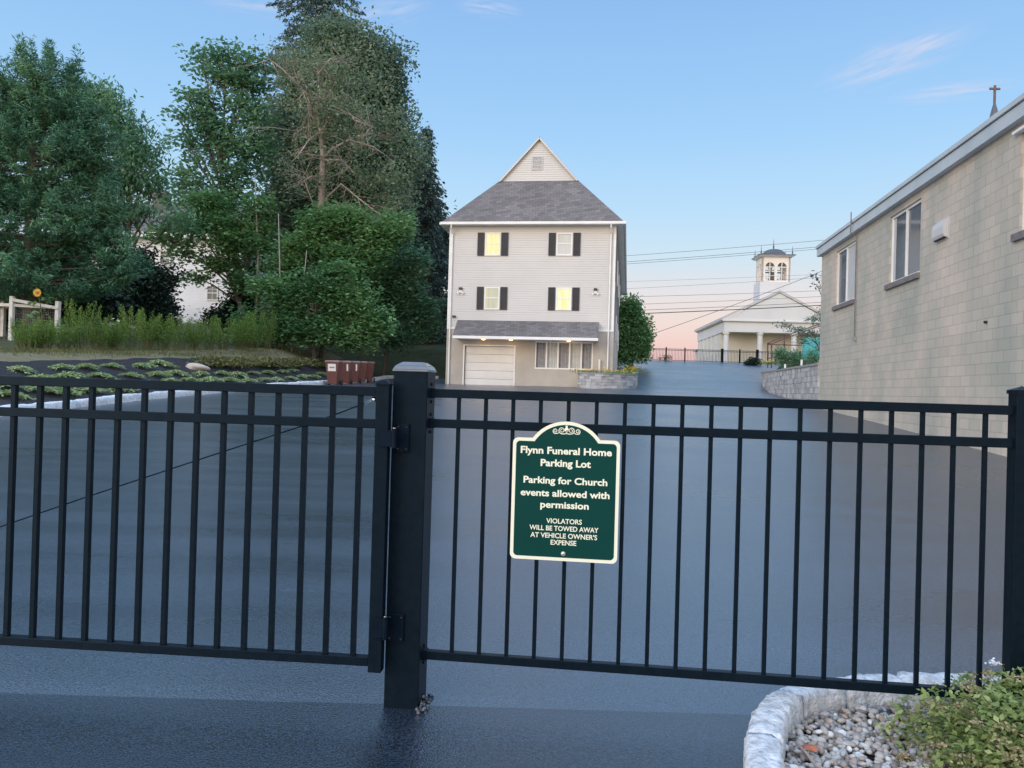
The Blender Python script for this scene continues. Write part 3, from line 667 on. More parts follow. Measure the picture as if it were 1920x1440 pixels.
def tree(name, label, D, base, lobes, leafm, barkm, ncl, per, csz, lsz, r0=.25, limbs=True, group=None, cat='tree', asp=.6, up=.5, shell=.45, flat=.6, ad=None, topz=None, twig=0, trunk_path=None, nlimb=3, jitter=.3):
    lo = lobes_px(D, lobes); b = Vector(base)
    t = thing(name, label, cat, tuple(b), group)
    V4, cs = crown(lo, ncl, per, csz, lsz, asp, up, shell, flat, ad)
    mb = MB()
    cen = np.mean([c for c, r in lo], axis=0); top = lerp(cen[2], max(c[2] for c, r in lo), .5)
    if trunk_path: tp = [Vector(p) for p in trunk_path]
    else:
        tp = [b-Z*.3, b.lerp(Vector((lerp(b.x, cen[0], .35), lerp(b.y, cen[1], .35), lerp(b.z, top, .3))), 1), Vector((lerp(b.x, cen[0], .7), cen[1], lerp(b.z, top, .6))), Vector((cen[0], cen[1], top))]
    rr_ = [r0*(1-.85*i/(len(tp)-1)) for i in range(len(tp))]; mb.tube(tp, rr_, 8)
    tb = Vector(tp[-1])
    for c, r in lo:
        zz = max(b.z+.5, lerp(b.z, c[2], .65)); 
        s = min(1, max(0, (zz-tp[0].z)/(tp[-1].z-tp[0].z))); f_ = s*(len(tp)-1); i = min(int(f_), len(tp)-2); p0 = tp[i].lerp(tp[i+1], f_-i)
        c = Vector(c); m_ = p0.lerp(c, .5)+Vector((rnd.uniform(-1, 1), rnd.uniform(-1, 1), rnd.uniform(0, 1)))*jitter
        rl = r0*.35; mb.tube([p0, m_, c], [rl, rl*.6, rl*.3], 5)
        near = [Vector(q) for q in cs if (Vector(q)-c).length < max(r)*1.1]
        for q in rnd.sample(near, min(nlimb*3, len(near))): mb.tube([m_.lerp(c, rnd.random()), m_.lerp(q, .6)+Vector((0, 0, .1)), q], [rl*.3, rl*.2, .012], 4)
    mb.build('trunk', barkm, t, smooth=True)
    quads_mesh('crown', V4, leafm, t)
    return t
def gpt(px, py, D):
    p = at(px, py, D); return (p.x, p.y, g(p.x, p.y))

# ------------------------------------------------------------------ shared architecture tools
def wall_with_holes(mb, Mx, u0, u1, z0, z1, holes, depth=.12, toppoly=None):
    us = sorted(set([u0, u1]+[h[0] for h in holes]+[h[1] for h in holes])); zs = sorted(set([z0, z1]+[h[2] for h in holes]+[h[3] for h in holes]))
    for a, b in zip(us, us[1:]):
        for c, d in zip(zs, zs[1:]):
            if any(h[0] <= a and b <= h[1] and h[2] <= c and d <= h[3] for h in holes): continue
            mb.quad(*[Mx @ Vector(p) for p in ((a,0,c),(b,0,c),(b,0,d),(a,0,d))])
    for (a, b, c, d) in holes:
        for q in (((a,0,c),(b,0,c),(b,depth,c),(a,depth,c)), ((a,0,d),(b,0,d),(b,depth,d),(a,depth,d)), ((a,0,c),(a,0,d),(a,depth,d),(a,depth,c)), ((b,0,c),(b,0,d),(b,depth,d),(b,depth,c))):
            mb.quad(*[Mx @ Vector(p) for p in q])
    return mb
def framebox(mb, Mx, a, b, c, d, w, y0, y1):      # rectangular frame
    mb.box((a, y0, c), (a+w, y1, d), Mx); mb.box((b-w, y0, c), (b, y1, d), Mx); mb.box((a+w, y0, c), (b-w, y1, c+w), Mx); mb.box((a+w, y0, d-w), (b-w, y1, d), Mx); return mb
def siding(mb, Mx, u0, u1, z0, z1, ex=.12, clip=None):
    z = z0
    while z < z1-.001:
        zt = min(z+ex, z1); a, b = (u0, u1) if clip is None else clip((z+zt)/2)
        if clip is None: a2, b2 = a, b
        else: (a, b), (a2, b2) = clip(z), clip(zt)
        mb.quad(*[Mx @ Vector(p) for p in ((a,-.018,z),(b,-.018,z),(b2,-.001,zt),(a2,-.001,zt))])
        mb.quad(*[Mx @ Vector(p) for p in ((a,0,z),(b,0,z),(b,-.018,z),(a,-.018,z))]); z = zt
    return mb

# ------------------------------------------------------------------ funeral home annex (three storeys, gabled hip roof)
AH_ = R(8.6); UH = Vector((math.cos(AH_), -math.sin(AH_), 0)); VH = Vector((math.sin(AH_), math.cos(AH_), 0))
HO = Vector((-3.50, 40.4, 0)); HM = basis(HO, UH, VH); W = 8.69; HL = 28.0
def hf(px, py, off=0.0):
    p = onplane(px, py, HO+VH*off, VH); return (p-HO).dot(UH), p.z
house = thing('house', 'pale three storey sided house with lit windows, garage door and grey roof', 'house', (HO.x+UH.x*W/2, HO.y, 1.45))
ZS = hf(980, 616)[1]; ZE = 9.93
mb = MB()
gar = (hf(870, 700)[0], hf(963, 700)[0], 1.2, hf(915, 649)[1])
sw0, swz1 = hf(1003.5, 639.5); sw1, swz0 = hf(1111, 694)
wall_with_holes(mb, HM, 0, W, .6, ZS, [gar, (sw0, sw1, swz0, swz1)], .18)
mb.build('lower_wall', M['stucco'], house)
mb = MB()
SIDE = [basis(HO, -VH, UH)]      # left side (faces -U): local x runs towards the viewer
LMx = basis(HO+UH*W, VH, -UH); LMl = basis(HO+VH*HL, -VH, UH)
for Mx in (LMx, LMl): mb.quad(*[Mx @ Vector(p) for p in ((0,0,.6),(HL,0,.6),(HL,0,ZS),(0,0,ZS))])
BM = basis(HO+UH*W+VH*HL, -UH, -VH); mb.quad(*[BM @ Vector(p) for p in ((0,0,.6),(W,0,.6),(W,0,ZS),(0,0,ZS))])
mb.build('side_lower_wall', M['stucco'], house)
wins = []
for (fx0, fx1, fy0, fy1, cxm) in ((910.4, 938.2, 437, 479, 'lit'), (1044, 1073, 437.5, 479, 'curtain'), (909, 936.3, 539, 580, 'lit2'), (1043, 1071, 540, 581.5, 'lit')):
    cx, cy = (fx0+fx1)/2, (fy0+fy1)/2
    a = hf(fx0, cy)[0]; b = hf(fx1, cy)[0]; zt = hf(cx, fy0)[1]; zb = hf(cx, fy1)[1]; wins.append((a, b, zb, zt, cxm))
mb = siding(MB(), HM, 0, W, ZS, ZE)
mb.build('siding_front', M['siding'], house)
mb = MB(); siding(mb, LMx, 0, HL, ZS, ZE); siding(mb, LMl, 0, HL, ZS, ZE); siding(mb, BM, 0, W, ZS, ZE); mb.build('siding_side', M['siding'], house)
mb = MB()
for u in (0, W-.12): mb.box((u, -.03, ZS), (u+.12, -.0195, ZE), HM)
mb.box((0, -.035, ZS-.09), (W, -.0225, ZS), HM); mb.build('corner_trim', M['white'], house)
cv = mat('sheer_curtain', (.50, .50, .47), (.62, .62, .58), 9, .6, stretch=(7, 7, .2))
for (a, b, zb, zt, mm) in wins:
    wd = framebox(MB(), HM, a-.02, b+.02, zb-.02, zt+.02, .075, -.06, -.019).build('window', M['white'], house)
    zm = (zb+zt)/2+.02
    MB().box((a+.055, -.050, zm-.025), (b-.055, -.0195, zm+.025), HM).build('sash_bar', M['white'], wd)
    MB().quad(*[HM @ Vector(p) for p in ((a+.055,-.030,zb+.055),(b-.055,-.030,zb+.055),(b-.055,-.030,zt-.055),(a+.055,-.030,zt-.055))]).build('pane', M[mm] if mm in ('lit', 'lit2') else cv, wd)
    for s in (-1, 1):
        x0 = (a-.02-.40) if s < 0 else b+.06; x1 = x0+.36
        mb = MB(); framebox(mb, HM, x0, x1, zb-.02, zt+.02, .05, -.062, -.02); z = zb+.04
        mb.box((x0+.05, -.036, zb+.03), (x1-.05, -.0215, zt-.03), HM)
        while z < zt-.06: mb.box((x0+.05, -.052, z), (x1-.05, -.038, z+.028), HM); z += .05
        mb.build('shutter', M['shutter'], house)
# garage door
gd = MB(); a, b, z0, z1 = gar; z0 = 1.40
nr = 5; hh = (z1-z0)/nr
for r_ in range(nr):
    gd.box((a+.02, .12, z0+r_*hh+.006), (b-.02, .16, z0+(r_+1)*hh-.006), HM)
    for c_ in range(4):
        ww = (b-a-.04)/4; gd.box((a+.02+c_*ww+.09, .108, z0+r_*hh+.09), (a+.02+(c_+1)*ww-.09, .1195, z0+(r_+1)*hh-.09), HM)
gdo = gd.build('garage_door', mat('garage_white', (.66, .645, .62), (.74, .72, .69), 1, .55), house, bevel=.004)
mb = MB(); mb.box((a-.07, -.025, z0), (a, .10, z1+.07), HM); mb.box((b, -.025, z0), (b+.07, .10, z1+.07), HM); mb.box((a, -.025, z1), (b, .10, z1+.07), HM); mb.build('garage_frame', M['white'], gdo)
# strip window of five panes
sw = MB(); framebox(sw, HM, sw0, sw1, swz0, swz1, .07, .02, .12)
n5 = 5; pw = (sw1-sw0)/n5
for k in range(1, 5): sw.box((sw0+k*pw-.045, .02, swz0+.07), (sw0+k*pw+.045, .12, swz1-.07), HM)
swo = sw.build('strip_window', M['white'], house)
for k in range(5):
    p0 = sw0+k*pw+.05; p1 = sw0+(k+1)*pw-.05
    mb = MB(); nfold = 14; yy = lambda q: .13+.012*math.sin(q*2.4)
    for q in range(nfold): xa = lerp(p0, p1, q/nfold); xb = lerp(p0, p1, (q+1)/nfold); mb.quad(*[HM @ Vector(p) for p in ((xa, yy(q), swz0+.05), (xb, yy(q+1), swz0+.05), (xb, yy(q+1), swz1-.05), (xa, yy(q), swz1-.05))])
    mb.build('curtain', mat('curtain_dim', (.20, .20, .22), (.30, .29, .30), 5, .6) if k in (0, 2, 4) else mat('curtain_pale', (.40, .41, .40), (.50, .51, .49), 5, .6), swo)
# porch roof
pl, pzt = hf(858, 601); pr, _ = hf(1123, 603.5); pzt = (hf(990, 602)[1])
PD = 1.15
pbl = hf(848.6, 630, -PD)[0]; pbr = hf(1121.5, 634, -PD)[0]; pzb = hf(985, 631, -PD)[1]
mb = MB(); P_ = lambda u, y, z: HM @ Vector((u, y, z))
mb.prism([P_(pbl, -PD, pzb), P_(pbr, -PD, pzb), P_(pr, -.02, pzt), P_(pl, -.02, pzt)], (0, 0, -.05))
pro = mb.build('porch_roof', M['shingle'], house)
mb = MB(); mb.box((pbl, -PD-.03, pzb-.15), (pbr, -PD-.001, pzb-.01), HM); mb.build('fascia', M['white'], pro)
mb = MB(); mb.box((pbl+.03, -PD, pzb-.14), (pbr-.03, -.001, pzb-.10), HM)
for u in (pbl+.02, pbr-.06): mb.poly([P_(u, -PD+.02, pzb-.13), P_(u, -.02, pzb-.13), P_(u, -.02, pzt-.06)])
mb.build('soffit', mat('porch_soffit', (.50, .47, .44), (.55, .52, .49), 2, .7), pro)
for px in (906.5, 958, 1066.5):
    u = hf(px, 633, -.7)[0]; MB().lathe(P_(u, -.7, pzb-.185), [(.001, 0), (.07, .003), (.09, .02), (.09, .045)], 12).build('soffit_lamp', M['lamp'], pro)
    ld = bpy.data.lights.new('lamp_light', 'POINT'); ld.energy = 3.5; ld.color = (1, .62, .28); ld.shadow_soft_size = .08; lo__ = bpy.data.objects.new('lamp_light', ld); col.objects.link(lo__); lo__.location = P_(u, -.7, pzb-.28)
# floodlights and camera
for i, (px, py) in enumerate(((864, 547), (1116.5, 549))):
    u, z = hf(px, py)
    fl = MB().lathe(P_(u, -.02, z+.02), [(.001, 0), (.09, 0), (.09, .05), (.001, .05)], 12, Matrix.Rotation(-AH_, 3, 'Z') @ Matrix.Rotation(R(90), 3, 'X')).build('floodlight', M['white'], house)
    for s in (-1, 1): MB().lathe(P_(u+s*.11, -.10, z-.06), [(.02, .08), (.035, .03), (.07, -.03), (.001, -.035)], 10, Matrix.Rotation(-AH_, 3, 'Z') @ Matrix.Rotation(R(35), 3, 'X') @ Matrix.Rotation(R(-30*s), 3, 'Y')).build('flood_bulb', M['white'], fl)
    MB().box((u-.09, -.13, z+.10), (u+.09, -.02, z+.22), HM).build('motion_sensor', M['shutter'], fl)
u, z = hf(852, 593.5); MB().box((u-.09, -.14, z-.05), (u+.09, -.02, z+.05), HM).build('security_camera', M['shutter'], house, bevel=.01)
# main roof
OV = .38; IN = 2.57; ZR0 = 9.93; PITCH = 1.10; ZG = ZR0+IN*PITCH; half = W/2+OV; ZP = ZR0+half*PITCH; yg = -OV+IN
mb = MB(); eL, eR, cC = -OV, W+OV, W/2
bk_ = HL+OV
def slab(mb, pts, t=.08):
    mb.prism([P_(*p) for p in pts], (0, 0, -t))
slab(mb, [(eL, -OV, ZR0), (eR, -OV, ZR0), (eR-IN, yg, ZG), (eL+IN, yg, ZG)])
mb.poly([P_(*p) for p in ((eR, -OV, ZR0), (eR, bk_, ZR0), (eR-IN, bk_, ZG), (eR-IN, yg, ZG))])
mb.poly([P_(*p) for p in ((eL, bk_, ZR0), (eL, -OV, ZR0), (eL+IN, yg, ZG), (eL+IN, bk_, ZG))])
yo = yg-.14
slab(mb, [(eR-IN, yo, ZG), (eR-IN, bk_, ZG), (cC, bk_, ZP), (cC, yo, ZP)], .07); slab(mb, [(eL+IN, bk_, ZG), (eL+IN, yo, ZG), (cC, yo, ZP), (cC, bk_, ZP)], .07)
ro = mb.build('roof', M['shingle'], house)
GM_ = basis(HO+VH*yg, UH, VH)
hw_ = half-IN
mb = siding(MB(), GM_, 0, 0, ZG-.02, ZP-.12, .12, clip=lambda z: (cC-hw_*(1-(z-ZG)/(ZP-ZG))+.04, cC+hw_*(1-(z-ZG)/(ZP-ZG))-.04))
gbl = mb.build('gable_siding', M['siding'], ro)
mb = MB()
for s in (-1, 1):
    p0 = P_(cC+s*(hw_-.02), yo-.012, ZG-.06); p1 = P_(cC, yo-.012, ZP-.075); mb.bar(p0+Z*.0, p1+Z*.0, .022, .09, up=-VH.cross((p1-p0).normalized()))
mb.build('rake_board', M['vent'], ro)
a0, z0_ = hf(997, 319, yg); a1, z1_ = hf(1018, 293, yg)
mb = framebox(MB(), GM_, a0, a1, z0_, z1_, .05, -.05, -.019); z = z0_+.06
while z < z1_-.08: mb.box((a0+.05, -.042, z), (a1-.05, -.022, z+.035), GM_); z += .07
mb.build('gable_vent', mat('vent_grey', (.50, .50, .51), (.55, .55, .56), 2, .6), ro)
mb = MB(); mb.box((eL, -OV+.02, ZR0-.12), (eR, -.02, ZR0-.085), HM); mb.box((eR-OV+.02, 0, ZR0-.12), (eR-.02, bk_, ZR0-.085), HM); mb.box((eL+.02, 0, ZR0-.12), (eL+OV-.02, bk_, ZR0-.085), HM); mb.build('eave_soffit', M['white'], ro)
mb = MB(); mb.box((eL-.02, -OV-.10, ZR0-.13), (eR+.10, -OV-.001, ZR0+.01), HM); mb.box((eR+.001, -OV, ZR0-.13), (eR+.10, bk_, ZR0+.01), HM); mb.box((eL-.10, -OV-.001, ZR0-.13), (eL-.021, bk_, ZR0+.01), HM); mb.build('gutter', M['white'], ro, bevel=.015)
for px, zb in ((845.5, 1.5), (1142.5, 2.2)):
    u = hf(px, 560)[0]
    mb = MB(); mb.tube([P_(u, -OV-.05, ZR0-.12), P_(u, -OV, ZR0-.28), P_(u, -.09, ZR0-.55), P_(u, -.075, ZR0-.75), P_(u, -.075, zb)], .05, 4); mb.build('downspout', M['white'], house)
# right side windows
for k, (v0, zc) in enumerate(((4, 4.9), (9, 4.9), (14, 4.9), (4, 8), (9, 8), (14, 8), (20, 8), (20, 4.9))):
    wd = framebox(MB(), LMx, v0, v0+.9, zc-.7, zc+.7, .07, -.06, -.019).build('window', M['white'], house)
    MB().quad(*[LMx @ Vector(p) for p in ((v0+.07,-.03,zc-.63),(v0+.83,-.03,zc-.63),(v0+.83,-.03,zc+.63),(v0+.07,-.03,zc+.63))]).build('pane', M['glass'], wd)
u, z = hf(1124, 687)
MB().tube([P_(u, -.12, z-.3), P_(u, -.12, z+.35)], .05, 8).build('vent_pipe', M['white'], house)

# ------------------------------------------------------------------ ashlar walls built stone by stone
def stone_wall(mb, path, zb, zt, course=.15, thick=.3, bl=(.2, .5), jz=.0):
    P = [Vector((p[0], p[1], 0)) for p in path]; seg = [0]
    for a, b in zip(P, P[1:]): seg.append(seg[-1]+(b-a).length)
    def pt(s): return Vector((np.interp(s, seg, [p.x for p in P]), np.interp(s, seg, [p.y for p in P]), 0))
    tot = seg[-1]; lo = min(zb(p.x, p.y) for p in P); hi = max(zt(s/ tot) for s in seg)
    z = lo
    while z < hi:
        s = -rnd.uniform(0, bl[0])
        while s < tot:
            l = rnd.uniform(*bl); s0 = max(0, s); s1 = min(tot, s+l); s += l
            if s1-s0 < .04: continue
            a = pt(s0+.004); b = pt(s1-.004); mt = pt((s0+s1)/2); 
            if z+course < zb(mt.x, mt.y)-.1: continue
            ta, tb_ = zt(s0/tot), zt(s1/tot); 
            if z > min(ta, tb_)-.02: continue
            h0 = min(z+course-.007, ta); h1 = min(z+course-.007, tb_)
            d = (b-a).normalized(); n = Vector((d.y, -d.x, 0)); o = n*rnd.uniform(0, .022)
            mb.hexa([a+o+Z*z, b+o+Z*z, b-n*thick+Z*z, a-n*thick+Z*z, a+o+Z*h0, b+o+Z*h1, b-n*thick+Z*h1, a-n*thick+Z*h0])
        z += course
    return mb
def cap_course(mb, path, zt, w0=-.04, w1=.34, h=.07):
    P = [Vector((p[0], p[1], 0)) for p in path]; seg = [0]
    for a, b in zip(P, P[1:]): seg.append(seg[-1]+(b-a).length)
    for i, (a, b) in enumerate(zip(P, P[1:])):
        d = (b-a).normalized(); n = Vector((d.y, -d.x, 0)); za = zt(seg[i]/seg[-1]); zb = zt(seg[i+1]/seg[-1])
        mb.hexa([a-n*w0+Z*za, b-n*w0+Z*zb, b-n*w1+Z*zb, a-n*w1+Z*za, a-n*w0+Z*(za+h), b-n*w0+Z*(zb+h), b-n*w1+Z*(zb+h), a-n*w1+Z*(za+h)])
    return mb
# planter at the corner of the house
plp = [(P_(hf(1083, 710, -1.3)[0], -.02, 0))[:2], (P_(hf(1083, 710, -1.3)[0], -1.3, 0))[:2], P_(W-.4, -1.35, 0)[:2], P_(W+.6, -.8, 0)[:2], P_(W+1.15, .6, 0)[:2], P_(W+1.3, 3.2, 0)[:2], P_(W+1.2, 6.5, 0)[:2]]
pl_ = thing('stone_planter', 'low grey stone planter curving round the right corner of the pale house', 'planter', (plp[2][0], plp[2][1], 1.5))
ptop = lambda t: lerp(2.20, 2.62, max(0, (t-.45)/.55))
stone_wall(MB(), plp, lambda x, y: lot(x, y)-.1, lambda t: ptop(t)-.001, .145, .28).build('stones', M['stone'], pl_)
cap_course(MB(), plp, ptop).build('cap_stones', M['cap'], pl_)
mb = MB(); mb.poly([(p[0], p[1], 2.17) for p in plp[:-1]]+[tuple(P_(W+.1, 3.2, 2.17))]+[tuple(P_(W+.01, -.02, 2.17))]); mb.build('soil', M['mulch'], pl_)
def flower_bed(name, label, pts, n, par=None):
    t = thing(name, label, 'flowers', tuple(pts[0]))
    A_ = np.array([list(p) for p in pts]); idx = rng.integers(0, len(A_), n); P = A_[idx]+rng.normal(size=(n, 3))*np.array([.22, .22, .05])+np.array([0, 0, .10])
    quads_mesh('leaves', leaf_quads(P, .09, .6, .4), M['fern'], t)
    m_ = n//3; P2 = P[:m_]+np.array([0, 0, .10]); quads_mesh('blossoms', leaf_quads(P2, .085, .9, .9), M['petal'], t); return t
flower_bed('marigolds', 'orange and yellow flowers along the top of the low stone planter', [P_(lerp(W-1.6, W+1.0, i/12), -1.0 if i < 8 else lerp(-1, .5, (i-8)/4), 2.2) for i in range(13)]+[P_(W+.95, 1+.4*i, 2.35+.03*i) for i in range(9)], 900)
# retaining wall right of the driveway
r0 = Vector((wallx(25.3)-.06, 25.22, 0)); r1 = Vector((14.25, 44, 0))
rp = [(r1.x+1.2, r1.y+1.0), (r1.x+.25, r1.y+.35), (r1.x, r1.y), (lerp(r1.x, r0.x, .25), lerp(r1.y, r0.y, .25)), (lerp(r1.x, r0.x, .5), lerp(r1.y, r0.y, .5)), (lerp(r1.x, r0.x, .75), lerp(r1.y, r0.y, .75)), (r0.x, r0.y)]
rwt = thing('retaining_wall', 'grey stone retaining wall stepping down along the drive to the block building', 'retaining wall', (r1.x, r1.y, 2))
rtop = lambda t: lerp(2.66, 2.40, t)
stone_wall(MB(), rp, lambda x, y: lot(x, y)-.1, lambda t: rtop(t)-.001, .2, .35, (.25, .6)).build('stones', M['stone'], rwt)
cap_course(MB(), rp, rtop, -.05, .40, .08).build('cap_stones', M['cap'], rwt)

# ------------------------------------------------------------------ block building on the right
BW = Vector((6.58*math.cos(A)*1.0, 0, 0)); BO = Vector((wallx(25.3), 25.3, 0))
BMx = basis(BO, -V, U)            # local x runs from the far corner towards the viewer, y goes into the building
BMx_n = U
def bw(px, py, off=0.0):
    p = onplane(px, py, BO+U*off, U); return (p-BO).dot(-V), p.z
bb = thing('block_building', 'long tan painted block building with a pale metal fascia on the right', 'building', tuple(BO))
BL = 23.5
def win_rect(x0, x1, yt0, yt1, yb0, yb1):
    a, zt0 = bw(x0, yt0); b, zt1 = bw(x1, yt1); _, zb0 = bw(x0, yb0); _, zb1 = bw(x1, yb1); return (a, b, (zb0+zb1)/2, (zt0+zt1)/2)
h1 = win_rect(1568.5, 1604.5, 471, 452, 573, 560.5); h2 = win_rect(1669.5, 1727.5, 405, 373, 532, 509.5)
h3a = bw(1915, 248); h3b = bw(1913, 436); h3 = (h3a[0], h3a[0]+1.55, h3b[1], h3a[1]); h3 = (h3[0], h3[1], h3[2], h2[3])
ZF = 6.0; ZT = 6.35; BD = 15.0
wl = MB(); wall_with_holes(wl, BMx, 0, BL, -.2, ZF+.1, [h1, h2, h3], .14); wl.build('block_wall', M['cmu'], bb)
mb = MB()
mb.quad(*[BMx @ Vector(p) for p in ((0,0,-.2),(0,0,ZF+.1),(0,BD,ZF+.1),(0,BD,-.2))]); mb.quad(*[BMx @ Vector(p) for p in ((BL,0,-.2),(BL,0,ZF+.1),(BL,BD,ZF+.1),(BL,BD,-.2))]); mb.quad(*[BMx @ Vector(p) for p in ((0,BD,-.2),(BL,BD,-.2),(BL,BD,ZF+.1),(0,BD,ZF+.1))])
mb.build('end_wall', mat('block_end', (.38, .345, .29), (.455, .40, .345), 1, .85), bb)
mb = MB(); mb.quad(*[BMx @ Vector(p) for p in ((0,0,ZT-.06),(BL,0,ZT-.06),(BL,BD,ZT-.06),(0,BD,ZT-.06))]); mb.build('flat_roof', M['cap'], bb)
fa = MB(); fa.box((-.14, -.14, ZF), (BL, -.001, ZT-.115), BMx); fa.box((-.14, .0, ZF), (-.001, BD, ZT-.115), BMx); fo = fa.build('fascia', M['coping'], bb)
mb = MB(); mb.box((-.18, -.18, ZT-.10), (BL, .12, ZT), BMx); mb.box((-.18, .1205, ZT-.10), (.12, BD, ZT), BMx); mb.build('coping', M['coping'], fo, bevel=.01)
mb = MB(); mb.box((-.13, -.13, ZT-.116), (BL, -.01, ZT-.099), BMx); mb.build('shadow_gap', M['rubber'], fo)
for i, h in enumerate((h1, h2, h3)):
    a, b, c, d = h
    wd = framebox(MB(), BMx, a, b, c, d, .06, .045, .11); 
    m_ = (a+b)/2; wd.box((m_-.035, .040, c+.06), (m_+.035, .11, d-.06), BMx)
    wo = wd.build('window', M['white'], bb, bevel=.004)
    MB().quad(*[BMx @ Vector(p) for p in ((a+.05,.085,c+.05),(b-.05,.085,c+.05),(b-.05,.085,d-.05),(a+.05,.085,d-.05))]).build('pane', M['glass'], wo)
    if i == 0: MB().box((m_+.05, .072, c+.06), (b-.07, .080, d-.06), BMx).build('blind', M['curtain'], wo)
    if i == 1:
        MB().box((a+.06, .075, c+.06), (a+.22, .082, d-.06), BMx).build('curtain', M['curtain'], wo)
    if i == 2: MB().box((a+.06, .075, c+.06), (a+.5, .082, d-.06), BMx).build('curtain', M['curtain'], wo)
    MB().box((a-.13, -.07, c-.13), (b+.04, .139, c-.001), BMx).build('window_sill', M['sill'], wo, bevel=.008)
    MB().box((a-.02, .004, d+.001), (b+.02, .13, d+.05), BMx).build('lintel', M['sill'], wo) if i < 2 else MB().box((a-.12, -.09, d+.001), (b+.05, .13, d+.05), BMx).build('head_flashing', M['white'], wo)
# exhaust hood
va, vz1 = bw(1757, 423); vb, vz0 = bw(1780, 443); vz1 = bw(1768, 414)[1]; vz0 = bw(1768, 449)[1]
mb = MB(); D_ = .11
prof = [(-.012, vz0), (-D_*.75, vz0+.02), (-D_, vz0+.08), (-D_, vz1-.16), (-D_*.7, vz1-.05), (-.012, vz1)]
mb.prism([BMx @ Vector((va+.02, y, z)) for y, z in prof], BMx.to_3x3() @ Vector((vb-va-.06, 0, 0)))
ho = mb.build('exhaust_hood', M['vent'], bb)
MB().box((va-.01, -.011, vz0-.03), (vb+.0, .0-.001, vz1+.03), BMx).build('hood_flange', M['vent'], ho)
MB().box((va+.05, -D_*.7, vz0-.004), (vb-.08, -.03, vz0+.012), BMx).build('hood_opening', M['rubber'], ho)
# conduit pipe
pu, _ = bw(1608.6, 500); zt_ = bw(1608.4, 400)[1]; zb_ = bw(1609, 634)[1]
co_ = MB().tube([BMx @ Vector((pu, -.215, zt_)), BMx @ Vector((pu, -.215, ZF-.05)), BMx @ Vector((pu, -.06, ZF-.12)), BMx @ Vector((pu, -.05, zb_))], .018, 8).build('conduit', M['sill'], bb)
MB().box((pu-.05, -.09, zb_-.06), (pu+.05, -.005, zb_+.05), BMx).build('conduit_box', M['cap'], co_)
q, qz = bw(1850.7, 604); MB().lathe(BMx @ Vector((q, -.001, qz)), [(.001, 0), (.028, 0), (.024, .05), (.001, .05)], 10, BMx.to_3x3().normalized() @ Matrix.Rotation(R(90), 3, 'X')).build('pipe_stub', M['rubber'], bb)

# ------------------------------------------------------------------ far church with belfry
AC = R(3.85); UC = Vector((math.cos(AC), -math.sin(AC), 0)); VC = Vector((math.sin(AC), math.cos(AC), 0))
VC = Vector((math.sin(AC), math.cos(AC), 0))
CO = at(1357, 640, 110); CO = Vector((CO.x, CO.y, 0)); CMx = basis(CO, UC, VC)
def cf(px, py, off=0.0):
    p = onplane(px, py, CO+VC*off, VC); return (p-CO).dot(UC), p.z
ch = thing('church', 'white columned church with a square belfry beyond the crest of the drive', 'church', (CO.x, CO.y, 3))
CW = 2*cf(1459.5, 600)[0]; zc = cf(1357, 602)[1]; zent = cf(1365, 622)[1]; zap = cf(1459.5, 549)[1]; c2 = CW/2
C_ = lambda u, y, z: CMx @ Vector((u, y, z))
PDp = 3.0; CL = 19.0
mb = MB(); mb.box((.15, PDp, 2), (CW-.15, PDp+CL, zent), CMx); mb.build('body_wall', mat('church_cream', (.62, .58, .50), (.68, .64, .56), .3, .7), ch)
mb = MB(); mb.box((0, 0, zent), (CW, PDp+CL, zc), CMx); mb.build('entablature', M['church'], ch)
mb = MB(); mb.box((-.3, -.3, zc), (CW+.3, PDp+CL+.3, zc+.18), CMx); mb.build('cornice', M['church'], ch)
mb = MB(); mb.prism([C_(.0, -.15, zc+.181), C_(CW-.0, -.15, zc+.181), C_(c2, -.15, zap-.02)], CMx.to_3x3() @ Vector((0, .4, 0))); mb.build('pediment', M['church'], ch)
mb = MB()
for s in (-1, 1):
    e = C_(c2+s*(c2+.45), 0, zc+.12); t = C_(c2, 0, zap); n_ = CMx.to_3x3() @ Vector((0, 1, 0))
    mb.hexa([e-n_*.3, t-n_*.3, t+n_*(PDp+CL+.6), e+n_*(PDp+CL+.6), e-n_*.3+Z*.38, t-n_*.3+Z*.38, t+n_*(PDp+CL+.6)+Z*.38, e+n_*(PDp+CL+.6)+Z*.38] if s < 0 else [t-n_*.3, e-n_*.3, e+n_*(PDp+CL+.6), t+n_*(PDp+CL+.6), t-n_*.3+Z*.38, e-n_*.3+Z*.38, e+n_*(PDp+CL+.6)+Z*.38, t+n_*(PDp+CL+.6)+Z*.38])
mb.build('roof', M['church_roof'], ch)
for k in range(4):
    u = lerp(cf(1362.5, 650)[0], CW-cf(1362.5, 650)[0], k/3)
    co_ = MB().lathe(C_(u, .5, 0), [(.48, 2.5), (.48, 2.9), (.40, 3.0), (.37, zent-.5), (.36, zent-.35), (.50, zent-.3), (.52, zent-.005)], 16).build('column', M['church'], ch, smooth=False)
for k in range(5):
    y0 = PDp+1.5+k*3.4; fr = MB(); LM_ = basis(C_(.15, 0, 0), VC, UC)
    fr.box((y0, -.10, 4.3), (y0+1.3, -.001, 7.6), LM_); wo = fr.build('side_window', M['church'], ch)
    MB().box((y0+.15, -.12, 4.45), (y0+1.15, -.101, 7.45), LM_).build('pane', M['curtain'], wo)
    MB().box((y0+1.7, -.14, 2.5), (y0+2.2, -.001, zent-.01), LM_).build('pilaster', M['church'], ch)
